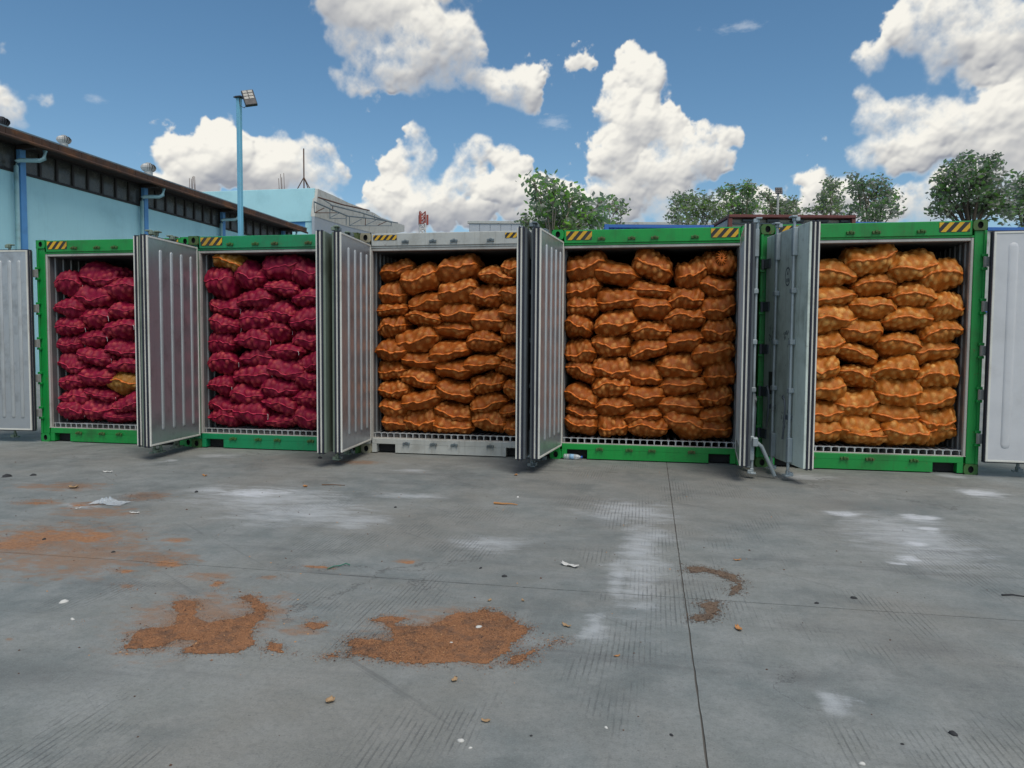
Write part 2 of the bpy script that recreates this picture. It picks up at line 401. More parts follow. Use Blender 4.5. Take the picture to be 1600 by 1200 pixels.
M['bluepole'] = mat('sky_blue_pole_paint', (0.17, 0.44, 0.62), 0.5, var=0.08, dirt=(0.15, 0.25, 0.3), dirt_amt=0.3)
M['lampbody'] = mat('dark_lamp_body', (0.03, 0.03, 0.035), 0.5)
M['led'] = mat('lamp_glass', (0.26, 0.26, 0.24), 0.25)
M['red'] = mat('mast_red', (0.30, 0.06, 0.04), 0.6)
M['mwhite'] = mat('mast_white', (0.6, 0.6, 0.58), 0.6)
M['bluec'] = mat('blue_container_paint', (0.03, 0.13, 0.42), 0.5, dirt=(0.05, 0.1, 0.2), dirt_amt=0.4)
M['maroon'] = mat('maroon_container_paint', (0.13, 0.035, 0.03), 0.6, dirt=(0.08, 0.05, 0.04), dirt_amt=0.5)
M['bark'] = mat('pale_bark', (0.28, 0.25, 0.2), 0.9)
M['bark2'] = mat('brown_bark', (0.09, 0.07, 0.05), 0.9)

def leaf_mat(name, a, b):
    m = bpy.data.materials.new(name); m.use_nodes = True; k = NT(m.node_tree); bs = k.n['Principled BSDF']
    g = k.n.new('ShaderNodeNewGeometry')
    n = k.noise(g.outputs['Position'], 1.3, 3.0, 0.6)
    r = k.n.new('ShaderNodeAttribute'); r.attribute_name = 'tone'
    c = k.mix(k.math('MULTIPLY_ADD', n, 0.9, k.math('MULTIPLY_ADD', r.outputs['Fac'], 0.7, -0.35), clamp=True), C4(a), C4(b))
    k.l.new(c, bs.inputs['Base Color']); bs.inputs['Roughness'].default_value = 0.7; bs.inputs['Specular IOR Level'].default_value = 0.12
    tr = k.n.new('ShaderNodeBsdfTranslucent')  # thin leaves let light through; k.l.new(k.mix(1.0, c, (1.0, 1.3, 0.6, 1), 'MULTIPLY'), tr.inputs['Color'])
    mx = k.n.new('ShaderNodeMixShader'); mx.inputs[0].default_value = 0.30
    k.l.new(bs.outputs[0], mx.inputs[1]); k.l.new(tr.outputs[0], mx.inputs[2])
    k.l.new(mx.outputs[0], k.n['Material Output'].inputs['Surface'])
    return m
M['leaf_a'] = leaf_mat('leaf_bright', (0.03, 0.13, 0.004), (0.15, 0.34, 0.012))
M['leaf_b'] = leaf_mat('leaf_mid', (0.03, 0.10, 0.006), (0.13, 0.24, 0.015))
M['leaf_c'] = leaf_mat('leaf_dark', (0.015, 0.08, 0.005), (0.08, 0.20, 0.012))

def sack_mat(name, dark, lite, onion, hole=0.0):
    m = bpy.data.materials.new(name); m.use_nodes = True; k = NT(m.node_tree); bs = k.n['Principled BSDF']
    tc = k.n.new('ShaderNodeTexCoord'); O = tc.outputs['Object']
    oi = k.n.new('ShaderNodeObjectInfo'); rnd = oi.outputs['Random']
    at = k.n.new('ShaderNodeAttribute'); at.attribute_name = 'lump'; lump = at.outputs['Fac']
    off = k.vmath('ADD', O, k.comb(k.math('MULTIPLY', rnd, 37.0), k.math('MULTIPLY', rnd, 11.0), 0.0))
    c = k.mix(k.noise(off, 9.0, 4.0, 0.6), C4(dark), C4(lite))
    # an onion pressed against the net: each has its own tone
    vo = k.n.new('ShaderNodeTexVoronoi'); vo.inputs['Scale'].default_value = 11.0; k.l.new(off, vo.inputs['Vector'])
    sv = k.sep(vo.outputs['Color'])
    on = k.mix(sv[0], C4([x*0.72 for x in onion]), C4([min(1, x*1.25) for x in onion]))
    f = k.math('MULTIPLY', k.sstep(lump, 0.20, 0.85), k.math('MULTIPLY_ADD', rnd, 0.35, 0.42))
    c = k.mix(f, c, on)
    # open mesh weave
    wv = k.n.new('ShaderNodeTexWave'); wv.inputs['Scale'].default_value = 38.0; wv.bands_direction = 'X'
    wv.inputs['Distortion'].default_value = 3.0; wv.inputs['Detail'].default_value = 1.0; k.l.new(off, wv.inputs['Vector'])
    wv2 = k.n.new('ShaderNodeTexWave'); wv2.inputs['Scale'].default_value = 38.0; wv2.bands_direction = 'Z'
    wv2.inputs['Distortion'].default_value = 3.0; wv2.inputs['Detail'].default_value = 1.0; k.l.new(off, wv2.inputs['Vector'])
    weave = k.math('MULTIPLY', wv.outputs['Fac'], wv2.outputs['Fac'])
    c = k.mix(k.math('MULTIPLY', k.sstep(weave, 0.15, 0.75), 0.30), c, C4([x*0.45 for x in dark]))
    grain = k.noise(off, 75.0, 4.0, 0.7)
    c = k.mix(k.sstep(grain, 0.35, 0.7), c, k.mix(0.32, c, C4([x*0.35 for x in dark])))
    # dry skins and dark rot showing through
    sk = k.noise(k.vmath('MULTIPLY', off, (1.0, 1.0, 2.2)), 13.0, 5.0, 0.7)
    c = k.mix(k.math('MULTIPLY', k.sstep(sk, 0.63, 0.70), hole), c, (0.035, 0.022, 0.012, 1))
    c = k.mix(k.math('MULTIPLY', k.math('SUBTRACT', 1.0, rnd), 0.22), c, C4([x*0.5 for x in dark]))
    k.l.new(c, bs.inputs['Base Color']); bs.inputs['Roughness'].default_value = 0.55
    bs.inputs['Specular IOR Level'].default_value = 0.22
    b = k.n.new('ShaderNodeBump'); b.inputs['Strength'].default_value = 0.40; b.inputs['Distance'].default_value = 0.010
    h = k.math('ADD', k.noise(off, 16.0, 6.0, 0.65), k.math('MULTIPLY', weave, -0.25))
    k.l.new(h, b.inputs['Height']); k.l.new(b.outputs[0], bs.inputs['Normal'])
    return m
M['sack_brown'] = sack_mat('brown_mesh_net', (0.22, 0.052, 0.006), (0.53, 0.138, 0.018), (0.70, 0.31, 0.085), 0.75)
M['sack_tan'] = sack_mat('tan_mesh_net', (0.36, 0.098, 0.010), (0.66, 0.220, 0.028), (0.84, 0.45, 0.13), 0.45)
M['sack_red'] = sack_mat('red_mesh_net', (0.15, 0.003, 0.021), (0.36, 0.008, 0.055), (0.56, 0.085, 0.080), 0.0)
M['sack_ochre'] = sack_mat('ochre_mesh_net', (0.30, 0.12, 0.015), (0.45, 0.2, 0.03), (0.55, 0.33, 0.12), 0.3)
M['seam_orange'] = mat('orange_seam', (0.66, 0.17, 0.018), 0.55, var=0.3, scale=30)
M['seam_red'] = mat('crimson_seam', (0.48, 0.02, 0.065), 0.6, var=0.3, scale=30)
M['string'] = mat('white_string', (0.6, 0.6, 0.58), 0.7)

# ------------------------------------------------------------------ ground
def px_ellipses(lst):
    out = []
    for (x, y, rx, ry) in lst:
        c = on_z(x, y); a = on_z(x+rx, y); b = on_z(x, y+ry); d = on_z(x, y-ry)
        out.append((c[0], c[1], abs(a[0]-c[0])+1e-3, (abs(b[1]-d[1]))/2+1e-3))
    return out

def ground_mat():
    m = bpy.data.materials.new('weathered_concrete'); m.use_nodes = True; k = NT(m.node_tree); bs = k.n['Principled BSDF']
    g = k.n.new('ShaderNodeNewGeometry'); P = g.outputs['Position']
    n1 = k.noise(P, 0.55, 6.0, 0.6); n2 = k.noise(P, 3.5, 7.0, 0.68); n3 = k.noise(P, 38.0, 5.0, 0.7)
    ns = k.noise(k.vmath('MULTIPLY', P, (0.35, 3.0, 1.0)), 1.5, 7.0, 0.65, 0.4)
    c = k.mix(k.sstep(n1, 0.30, 0.70), (0.140, 0.170, 0.172, 1), (0.225, 0.236, 0.218, 1))
    c = k.mix(k.sstep(n2, 0.30, 0.72), c, k.mix(0.60, c, (0.31, 0.325, 0.315, 1)))
    n4 = k.noise(P, 0.33, 5.0, 0.62, 0.6)
    c = k.mix(k.math('MULTIPLY', k.sstep(n4, 0.46, 0.66), 0.45), c, (0.215, 0.200, 0.170, 1))
    n5 = k.noise(P, 1.4, 8.0, 0.7, 0.3)
    c = k.mix(k.math('MULTIPLY', k.sstep(n5, 0.50, 0.66), 0.40), c, (0.095, 0.115, 0.115, 1))
    c = k.mix(k.math('MULTIPLY', k.sstep(ns, 0.52, 0.75), 0.55), c, (0.105, 0.112, 0.112, 1))
    c = k.mix(k.math('MULTIPLY', k.sstep(n3, 0.40, 0.75), 0.35), c, (0.10, 0.105, 0.105, 1))
    def blobs(lst, warp, wscale, soft=0.5):
        w = k.noise(P, wscale, 6.0, 0.65, col=True)
        Pw = k.vmath('MULTIPLY_ADD', k.vmath('SUBTRACT', w, (0.5, 0.5, 0.5)), (warp*2.6, warp*1.4, 0.0), P)
        acc = None
        for (cx, cy, rx, ry) in px_ellipses(lst):
            d = k.vmath('LENGTH', k.vmath('MULTIPLY_ADD', Pw, (1/rx, 1/ry, 0.0), (-cx/rx, -cy/ry, 0.0)))
            acc = d if acc is None else k.math('MINIMUM', acc, d)
        return k.sstep(acc, 1.25, 1.25-soft-0.4)
    # white chalky powder
    chalk = blobs([(420,778,190,30),(980,800,110,30),(500,800,90,22),(330,765,60,12),(560,815,70,20),(640,775,90,7),(960,790,70,10),(1020,835,60,20),
                   (960,900,30,60),(930,980,30,40),(1320,803,46,8),(1440,812,48,12),(1450,842,34,12),(1425,870,32,9),(1530,770,55,12),
                   (1490,745,28,5),(470,800,180,34),(1000,870,60,110),(1420,840,140,60),(760,850,90,20),(1300,1100,36,30),(260,720,20,4),(340,712,50,5),(640,735,40,4),(130,790,60,6),(1250,745,80,8)], 0.16, 2.2, 0.9)
    cn = k.noise(k.vmath('MULTIPLY', P, (0.8, 2.4, 1.0)), 4.0, 10.0, 0.72)
    f = k.sstep(k.math('ADD', chalk, k.math('MULTIPLY_ADD', cn, 2.4, -1.2)), 0.15, 1.35)
    f = k.math('MULTIPLY', f, k.sstep(chalk, 0.0, 0.5))
    c = k.mix(k.math('MULTIPLY', f, 0.72), c, (0.48, 0.51, 0.53, 1))
    strong = blobs([(1320,803,32,5),(1440,808,34,7),(1425,850,26,6),(1415,872,28,5),(1400,880,16,4),(1530,770,40,7),(400,770,80,9),(1455,828,22,6)], 0.10, 4.0, 0.7)
    f = k.math('MULTIPLY', k.sstep(strong, 0.0, 0.25), k.sstep(k.math('ADD', strong, k.math('MULTIPLY_ADD', cn, 3.0, -1.5)), 0.25, 1.15))
    c = k.mix(k.math('MULTIPLY', f, 0.75), c, (0.58, 0.61, 0.64, 1))
    # orange-brown dust
    dust = blobs([(90,842,200,34),(20,860,90,22),(180,835,60,14),(60,785,60,8),(130,788,40,7),(110,760,90,12),(330,900,60,12),(240,870,110,20),(150,800,120,14),(265,880,40,10),(275,843,36,6),(195,892,22,6),(338,912,14,10),
                  (495,886,36,4),(635,876,26,7),(415,903,24,4),(200,917,18,6),(90,905,20,5),(230,775,60,12),(60,760,70,8),(500,975,14,10),(15,1000,14,6),(420,955,60,16),(470,985,50,14),
                  (560,722,60,5),(310,975,150,70),(690,990,170,60),(120,870,220,50),(60,850,260,60),(330,960,200,60)], 0.10, 3.5, 0.8)
    dn = k.noise(k.vmath('MULTIPLY', P, (1.0, 1.8, 1.0)), 7.0, 7.0, 0.68)
    f = k.math('MULTIPLY', k.sstep(dust, 0.0, 0.3), k.sstep(k.math('ADD', dust, k.math('MULTIPLY_ADD', dn, 2.8, -1.4)), 0.30, 1.05))
    c = k.mix(k.math('MULTIPLY', f, 0.62), c, k.mix(k.sstep(n3, 0.3, 0.7), (0.20, 0.105, 0.048, 1), (0.33, 0.16, 0.065, 1)))
    dustb = blobs([(100,838,120,14),(30,850,60,12),(265,880,30,6),(200,893,14,4),(338,912,9,7),(495,886,26,2.5),(640,878,18,4),(270,845,24,3),(60,786,30,3),(125,790,14,3)], 0.08, 5.0, 0.6)
    f = k.math('MULTIPLY', k.sstep(dustb, 0.0, 0.3), k.sstep(k.math('ADD', dustb, k.math('MULTIPLY_ADD', dn, 3.0, -1.5)), 0.30, 0.9))
    c = k.mix(k.math('MULTIPLY', f, 0.8), c, k.mix(k.sstep(n3, 0.3, 0.7), (0.25, 0.11, 0.045, 1), (0.42, 0.20, 0.08, 1)))
    # darker patches, broken up by noise
    dark_patch = blobs([(225,776,36,10),(120,760,40,5),(500,725,60,5),(1440,1010,120,30),(1290,985,60,16),(1340,790,120,10),(1250,1060,60,20),(60,1050,160,30),(250,712,60,5),(740,720,50,4)], 0.2, 2.5, 0.9)
    f = k.math('MULTIPLY', dark_patch, k.sstep(n2, 0.35, 0.65))
    c = k.mix(k.math('MULTIPLY', f, 0.55), c, (0.075, 0.078, 0.075, 1))
    # tined grooves running away from the camera, worn off in places
    sx = k.sep(P)
    wob = k.math('MULTIPLY_ADD', k.noise(k.vmath('MULTIPLY', P, (1.0, 0.25, 1.0)), 1.3, 2.0, 0.5), 0.10, sx[0])
    ph = k.math('SINE', k.math('MULTIPLY', wob, 2*math.pi/0.027))
    gr = k.sstep(ph, 0.25, 0.95)
    gm = k.sstep(k.noise(k.vmath('MULTIPLY', P, (1.2, 0.8, 1.0)), 1.1, 5.0, 0.65), 0.49, 0.62)
    brk = k.sstep(k.noise(k.vmath('MULTIPLY', P, (14.0, 3.0, 1.0)), 2.0, 4.0, 0.7), 0.36, 0.56)
    gf = k.math('MULTIPLY', gr, k.math('MULTIPLY', gm, brk))
    c = k.mix(k.math('MULTIPLY', gf, 0.46), c, (0.075, 0.08, 0.08, 1))
    # pitted spots
    pit = k.noise(P, 55.0, 3.0, 0.5)
    pm = k.sstep(k.noise(P, 2.2, 4.0, 0.6), 0.50, 0.62)
    pf = k.math('MULTIPLY', k.sstep(pit, 0.66, 0.72), pm)
    c = k.mix(k.math('MULTIPLY', pf, 0.6), c, (0.07, 0.075, 0.08, 1))
    # sand grains and cement paste
    gr1 = k.noise(P, 130.0, 3.0, 0.7); gr2 = k.noise(P, 22.0, 6.0, 0.75)
    c = k.mix(k.math('MULTIPLY', k.sstep(gr1, 0.52, 0.72), 0.34), c, (0.34, 0.35, 0.34, 1))
    c = k.mix(k.math('MULTIPLY', k.sstep(gr1, 0.46, 0.30), 0.40), c, (0.07, 0.075, 0.075, 1))
    c = k.mix(k.math('MULTIPLY', k.sstep(gr2, 0.55, 0.75), 0.45), c, (0.10, 0.11, 0.11, 1))
    # long rubber scuffs crossing the yard
    rot = k.n.new('ShaderNodeVectorRotate'); rot.rotation_type = 'Z_AXIS'; rot.inputs['Angle'].default_value = R(38); k.l.new(P, rot.inputs['Vector'])
    sc_ = k.noise(k.vmath('MULTIPLY', rot.outputs[0], (0.25, 7.0, 1.0)), 1.6, 6.0, 0.7, 0.3)
    c = k.mix(k.math('MULTIPLY', k.sstep(sc_, 0.60, 0.70), 0.42), c, (0.085, 0.09, 0.09, 1))
    ck = k.n.new('ShaderNodeTexVoronoi'); ck.feature = 'DISTANCE_TO_EDGE'; ck.inputs['Scale'].default_value = 0.42
    k.l.new(k.vmath('MULTIPLY_ADD', k.vmath('SUBTRACT', k.noise(P, 1.6, 6.0, 0.7, col=True), (0.5, 0.5, 0.5)), (1.1, 1.1, 0), P), ck.inputs['Vector'])
    cm_ = k.math('MULTIPLY', k.sstep(ck.outputs['Distance'], 0.0045, 0.0), k.sstep(k.noise(P, 0.8, 3.0, 0.6), 0.50, 0.60))
    c = k.mix(k.math('MULTIPLY', cm_, 0.6), c, (0.06, 0.06, 0.058, 1))
    k.l.new(c, bs.inputs['Base Color'])
    k.l.new(k.math('MULTIPLY_ADD', n2, -0.35, 0.85), bs.inputs['Roughness'])
    bs.inputs['Specular IOR Level'].default_value = 0.35
    h = k.math('ADD', k.math('MULTIPLY', n3, 0.5), k.math('MULTIPLY', n2, 0.6))
    h = k.math('SUBTRACT', h, k.math('MULTIPLY', gf, 0.8)); h = k.math('SUBTRACT', h, k.math('MULTIPLY', pf, 0.7))
    b = k.n.new('ShaderNodeBump'); b.inputs['Strength'].default_value = 0.55; b.inputs['Distance'].default_value = 0.006
    k.l.new(h, b.inputs['Height']); k.l.new(b.outputs[0], bs.inputs['Normal'])
    return m
M['concrete'] = ground_mat()
M['joint'] = mat('joint_dirt', (0.095, 0.09, 0.08), 0.9, scale=12)

ground = empty('ground', (0, 0, 0), kind='structure', label='wide concrete yard in front of the open containers')
MB().box((-900, -900, -0.60), (900, 900, -0.006)).build('subgrade', M['joint'], ground)
XJ = [-40, -27, -15.1, -3.1, 8.90, 20.9, 33, 46]
YJ = [-30, -20, -12.4, -4.98, 0.6, 8.6, 16.6, 24.6]
srng = random.Random(3)
def slab(x0, x1, y0, y1, rough=False):
    g = 0.002
    mb = MB(); X0, X1, Y0, Y1 = x0+g, x1-g, y0+g, y1-g
    if rough:
        # ragged chipped edges near the visible joint
        def edge(a, b, n, amp): return [a+(b-a)*i/n for i in range(n+1)]
        pts = []
        n = 90
        for i in range(n): t = i/n; pts.append((X0+(X1-X0)*t, Y0+srng.uniform(0, 0.005)))
        for i in range(n): t = i/n; pts.append((X1-srng.uniform(0, 0.0035), Y0+(Y1-Y0)*t))
        for i in range(n): t = i/n; pts.append((X1-(X1-X0)*t, Y1-srng.uniform(0, 0.005)))
        for i in range(n): t = i/n; pts.append((X0+srng.uniform(0, 0.0035), Y1-(Y1-Y0)*t))
        mb.prism(pts, (0, 0, -0.18), (1, 0, 0), (0, 1, 0), (0, 0, 0.18))
    else:
        mb.box((X0, Y0, -0.18), (X1, Y1, 0.0), bev=0.006)
    return mb.build('concrete_slab', M['concrete'], ground)
for i in range(len(XJ)-1):
    for j in range(len(YJ)-1):
        slab(XJ[i], XJ[i+1], YJ[j], YJ[j+1], rough=(XJ[i] in (-3.1, 8.90) and YJ[j] in (-12.4, -4.98)))
# outlying paving: one sheet ring towards the horizon
MB().box((-900, 24.6, -0.04), (900, 900, -0.002)).box((-900, -900, -0.04), (900, -30, -0.002)).box((-900, -30, -0.04), (-40, 24.6, -0.002)).box((46, -30, -0.04), (900, 24.6, -0.002)).build('outer_paving', M['concrete'], ground)

# ------------------------------------------------------------------ containers
CW, CH = 2.438, 2.896
FLOOR_Z = 0.225
CX = [0.0, 2.4655, 4.9116, 7.4391, 9.9493]
CY = [0.0, -0.071, -0.005, 0.055, -0.036]
PAINT = ['green1', 'green2', 'greyp', 'green3', 'green4']
CAST = ['green1', 'olive', 'beige', 'green3', 'olive']
BARM = ['bar_green', 'bar_green', 'bar', 'bar', 'bar_pale']
CLAB = ['green refrigerated container at the left end, doors open on red onion sacks',
        'teal green container full of red sacks with one orange sack on top',
        'grey white container filled with brown onion sacks, middle of the row',
        'bright green container stacked with brown sacks, a plastic bottle at its foot',
        'green container at the right end with its white left door showing locking bars']

def casting_mesh(mname, m):
    """corner casting with an oval hole in the front face: x width .162, y length .178, z height .118"""
    mb = MB(); w, l, h = 0.150, 0.178, 0.118; n = 16
    hole = [(w/2+0.030*math.cos(2*math.pi*i/n), h/2+0.040*math.sin(2*math.pi*i/n)) for i in range(n)]
    outer = []
    for i in range(n):
        t = 2*math.pi*i/n; c, s_ = math.cos(t), math.sin(t); q = 1/max(abs(c)/(w/2), abs(s_)/(h/2))
        outer.append((w/2+c*q, h/2+s_*q))
    vs = [(p[0], 0, p[1]) for p in outer] + [(p[0], 0, p[1]) for p in hole] + [(p[0], 0.035, p[1]) for p in hole]
    fs = [(i, (i+1) % n, n+(i+1) % n, n+i) for i in range(n)]
    mb.add(vs, fs, 0); mb.add(vs, [(n+i, n+(i+1) % n, 2*n+(i+1) % n, 2*n+i) for i in range(n)], 1)
    mb.add([(p[0], 0.035, p[1]) for p in hole], [tuple(range(n))], 1)
    mb.add([(0,0,0),(w,0,0),(w,l,0),(0,l,0),(0,0,h),(w,0,h),(w,l,h),(0,l,h)], [(0,3,2,1),(4,5,6,7),(1,2,6,5),(2,3,7,6),(3,0,4,7)], 0)
    return mb.mesh(mname, [m, M['dark']])

def keeper_mb(top):
    mb = MB()
    mb.box((-0.045, -0.012, -0.012), (0.045, 0, 0.022), bev=0.003)
    mb.box((-0.045, -0.034, -0.012), (-0.028, -0.010, 0.016), bev=0.003).box((0.028, -0.034, -0.012), (0.045, -0.010, 0.016), bev=0.003)
    mb.box((-0.012, -0.028, 0.004), (0.014, -0.010, 0.030), bev=0.003)
    return mb

def hazard(parent, x0, x1, z0, z1, y, dirn=1, n=4):
    mb = MB(); w = x1-x0; h = z1-z0; st = w/n
    mb.box((x0, y-0.002, z0), (x1, y+0.001, z1), 1)
    yy = y-0.0045
    for i in range(-1, n+1):
        a = x0+i*st+st*0.15; b = a+st*0.5; sh = h*0.85*dirn
        poly = [(a, z0), (b, z0), (b+sh, z1), (a+sh, z1)]
        # clip to x0..x1
        def clip(p, xc, keep):
            o = []
            for q in range(len(p)):
                s_, e_ = p[q], p[(q+1) % len(p)]
                si, ei = keep(s_[0]), keep(e_[0])
                if si: o.append(s_)
                if si != ei:
                    t = (xc-s_[0])/(e_[0]-s_[0]); o.append((xc, s_[1]+t*(e_[1]-s_[1])))
            return o
        poly = clip(poly, x0, lambda v: v >= x0)
        if len(poly) > 2: poly = clip(poly, x1, lambda v: v <= x1)
        if len(poly) > 2: mb.add([(p[0], yy, p[1]) for p in poly], [tuple(range(len(poly)))], 0)
    mb.build('hazard_stripes', [M['yellow'], M['black']], parent)

def make_door(cont, side, ang, skin, inner, barm, plain=False, nribs=None):
    """side -1: left leaf (extends +x when shut), +1: right leaf. Rotated open by ang degrees. Inner face at local y=+0.14"""
    s = -side                            # direction of the leaf from the hinge when shut
    hx = 0.022 if side < 0 else CW-0.022
    d = bpy.data.objects.new('door', None); COL.objects.link(d); d.parent = cont
    d.location = (hx, -0.022, 0); d.empty_display_size = 0.1
    d.rotation_euler = (0, 0, R(-ang) if side < 0 else R(ang))
    L0, L1, Z0, Z1 = 0.035, 1.178, 0.178, 2.735
    X = lambda a: s*a
    mb = MB(); mb.box((X(L0), 0.030, Z0), (X(L1), 0.058, Z1), bev=0.004); mb.build('outer_skin', M[skin], d)
    mb = MB()
    for (ya, yb, o) in ((0.058, 0.078, 0.014), (0.100, 0.122, 0.014)):
        mb.box((X(L0-o), ya, Z0-o), (X(L1+o), yb, Z1+o), bev=0.005)
    mb.build('gasket', M['gasket'], d)
    mb = MB(); mb.box((X(L0+0.002), 0.078, Z0+0.002), (X(L1-0.002), 0.100, Z1-0.002)); mb.build('core_edge', M['trim'], d)
    f = 0.022
    mb = MB(); y0, y1 = 0.122, 0.142
    mb.box((X(L0), y0, Z0), (X(L0+f), y1, Z1), bev=0.003).box((X(L1-f), y0, Z0), (X(L1), y1, Z1), bev=0.003)
    mb.box((X(L0+f), y0, Z0), (X(L1-f), y1, Z0+f), bev=0.003).box((X(L0+f), y0, Z1-f), (X(L1-f), y1, Z1), bev=0.003)
    mb.build('inner_trim', M['trim'], d)
    # inner liner with pressed vertical ribs
    mb = MB(); mb.box((X(L0+f+0.001), 0.122, Z0+f+0.001), (X(L1-f-0.001), 0.136, Z1-f-0.001)); mb.build('inner_panel', M[inner], d)
    ribs = nribs or ([0.20, 0.43, 0.66, 0.90] if not plain else [0.23, 0.60, 0.97])
    rw = 0.030 if not plain else 0.05
    rh = 0.014 if not plain else 0.010
    for rx in ribs:
        mb = MB(); za, zb = Z0+0.20, Z1-0.17; n = 7
        prof = [(rw*math.cos(math.pi*i/(n-1)), rh*math.sin(math.pi*i/(n-1))**0.7) for i in range(n)]
        zs = [(za-rw, 0.0), (za-rw*0.7, 0.7), (za, 1.0), (zb, 1.0), (zb+rw*0.7, 0.7), (zb+rw, 0.0)]
        vs = [(X(rx)+p[0]*(0.15+0.85*k_), 0.1355+p[1]*k_, z) for (z, k_) in zs for p in prof]
        fs = [(a*n+b, a*n+b+1, (a+1)*n+b+1, (a+1)*n+b) for a in range(len(zs)-1) for b in range(n-1)]
        mb.add(vs, fs, 0, True); mb.build('liner_rib', M['rib'] if not plain else M[inner], d)
    # two locking bars with guides, housings and cams
    for bi, bx in enumerate((0.42, 0.88)):
        mb = MB(); by = -0.004
        mb.tube([(X(bx), by, 0.10), (X(bx), by, 2.80)], 0.0165, 10)
        for z0, z1 in ((0.20, 0.47), (2.42, 2.72)):
            mb.box((X(bx-0.034), by-0.020, z0), (X(bx+0.034), 0.030, z1), bev=0.008)
        for z in (0.98, 1.50, 2.05):
            mb.box((X(bx-0.036), by-0.024, z-0.028), (X(bx+0.036), 0.030, z+0.028), bev=0.008)
        for z, sg in ((0.085, -1), (2.815, 1)):      # cam hooks
            mb.box((X(bx-0.022), by-0.02, z-0.03), (X(bx+0.022), by+0.02, z+0.03), bev=0.006)
            mb.box((X(bx-0.05), by-0.045, z-0.012+0.02*sg), (X(bx+0.05), by+0.012, z+0.006+0.02*sg), bev=0.004)
            mb.box((X(bx-0.015), by+0.0, z-0.03), (X(bx+0.04), by+0.045, z+0.012), bev=0.004)
        mb.build('locking_bar', M[barm], d)
        # handle hanging beside the bar
        mb = MB(); hb = bx-0.055 if bi else bx-0.055
        zt = 0.98-0.08*bi
        mb.tube([(X(hb-0.05), -0.03, zt), (X(hb-0.01), -0.035, zt-0.03), (X(hb+0.0), -0.03, zt-0.12), (X(hb-0.02), -0.028, zt-0.30), (X(hb-0.06), -0.026, zt-0.46)], 0.011, 8)
        mb.box((X(hb-0.03), -0.02, zt-0.24), (X(bx), 0.030, zt-0.19), bev=0.004)
        mb.tube([(X(hb-0.085), -0.03, zt), (X(hb-0.065), -0.03, zt+0.02), (X(hb-0.045), -0.03, zt), (X(hb-0.065), -0.03, zt-0.02), (X(hb-0.085), -0.03, zt)], 0.008, 6)
        mb.build('door_handle', M['slate'] if barm != 'bar_green' else M[barm], d)
    for z in (0.42, 0.92, 1.42, 1.92, 2.42):        # hinge straps
        mb = MB(); mb.box((X(-0.010), 0.012, z-0.055), (X(0.17), 0.0298, z+0.055), bev=0.004)
        mb.tube([(X(0), 0.0, z-0.06), (X(0), 0.0, z+0.06)], 0.017, 10)
        mb.build('hinge_strap', M['slate'] if side < 0 and cont.get('right_end') else M['hinge_pale'], d)
    return d

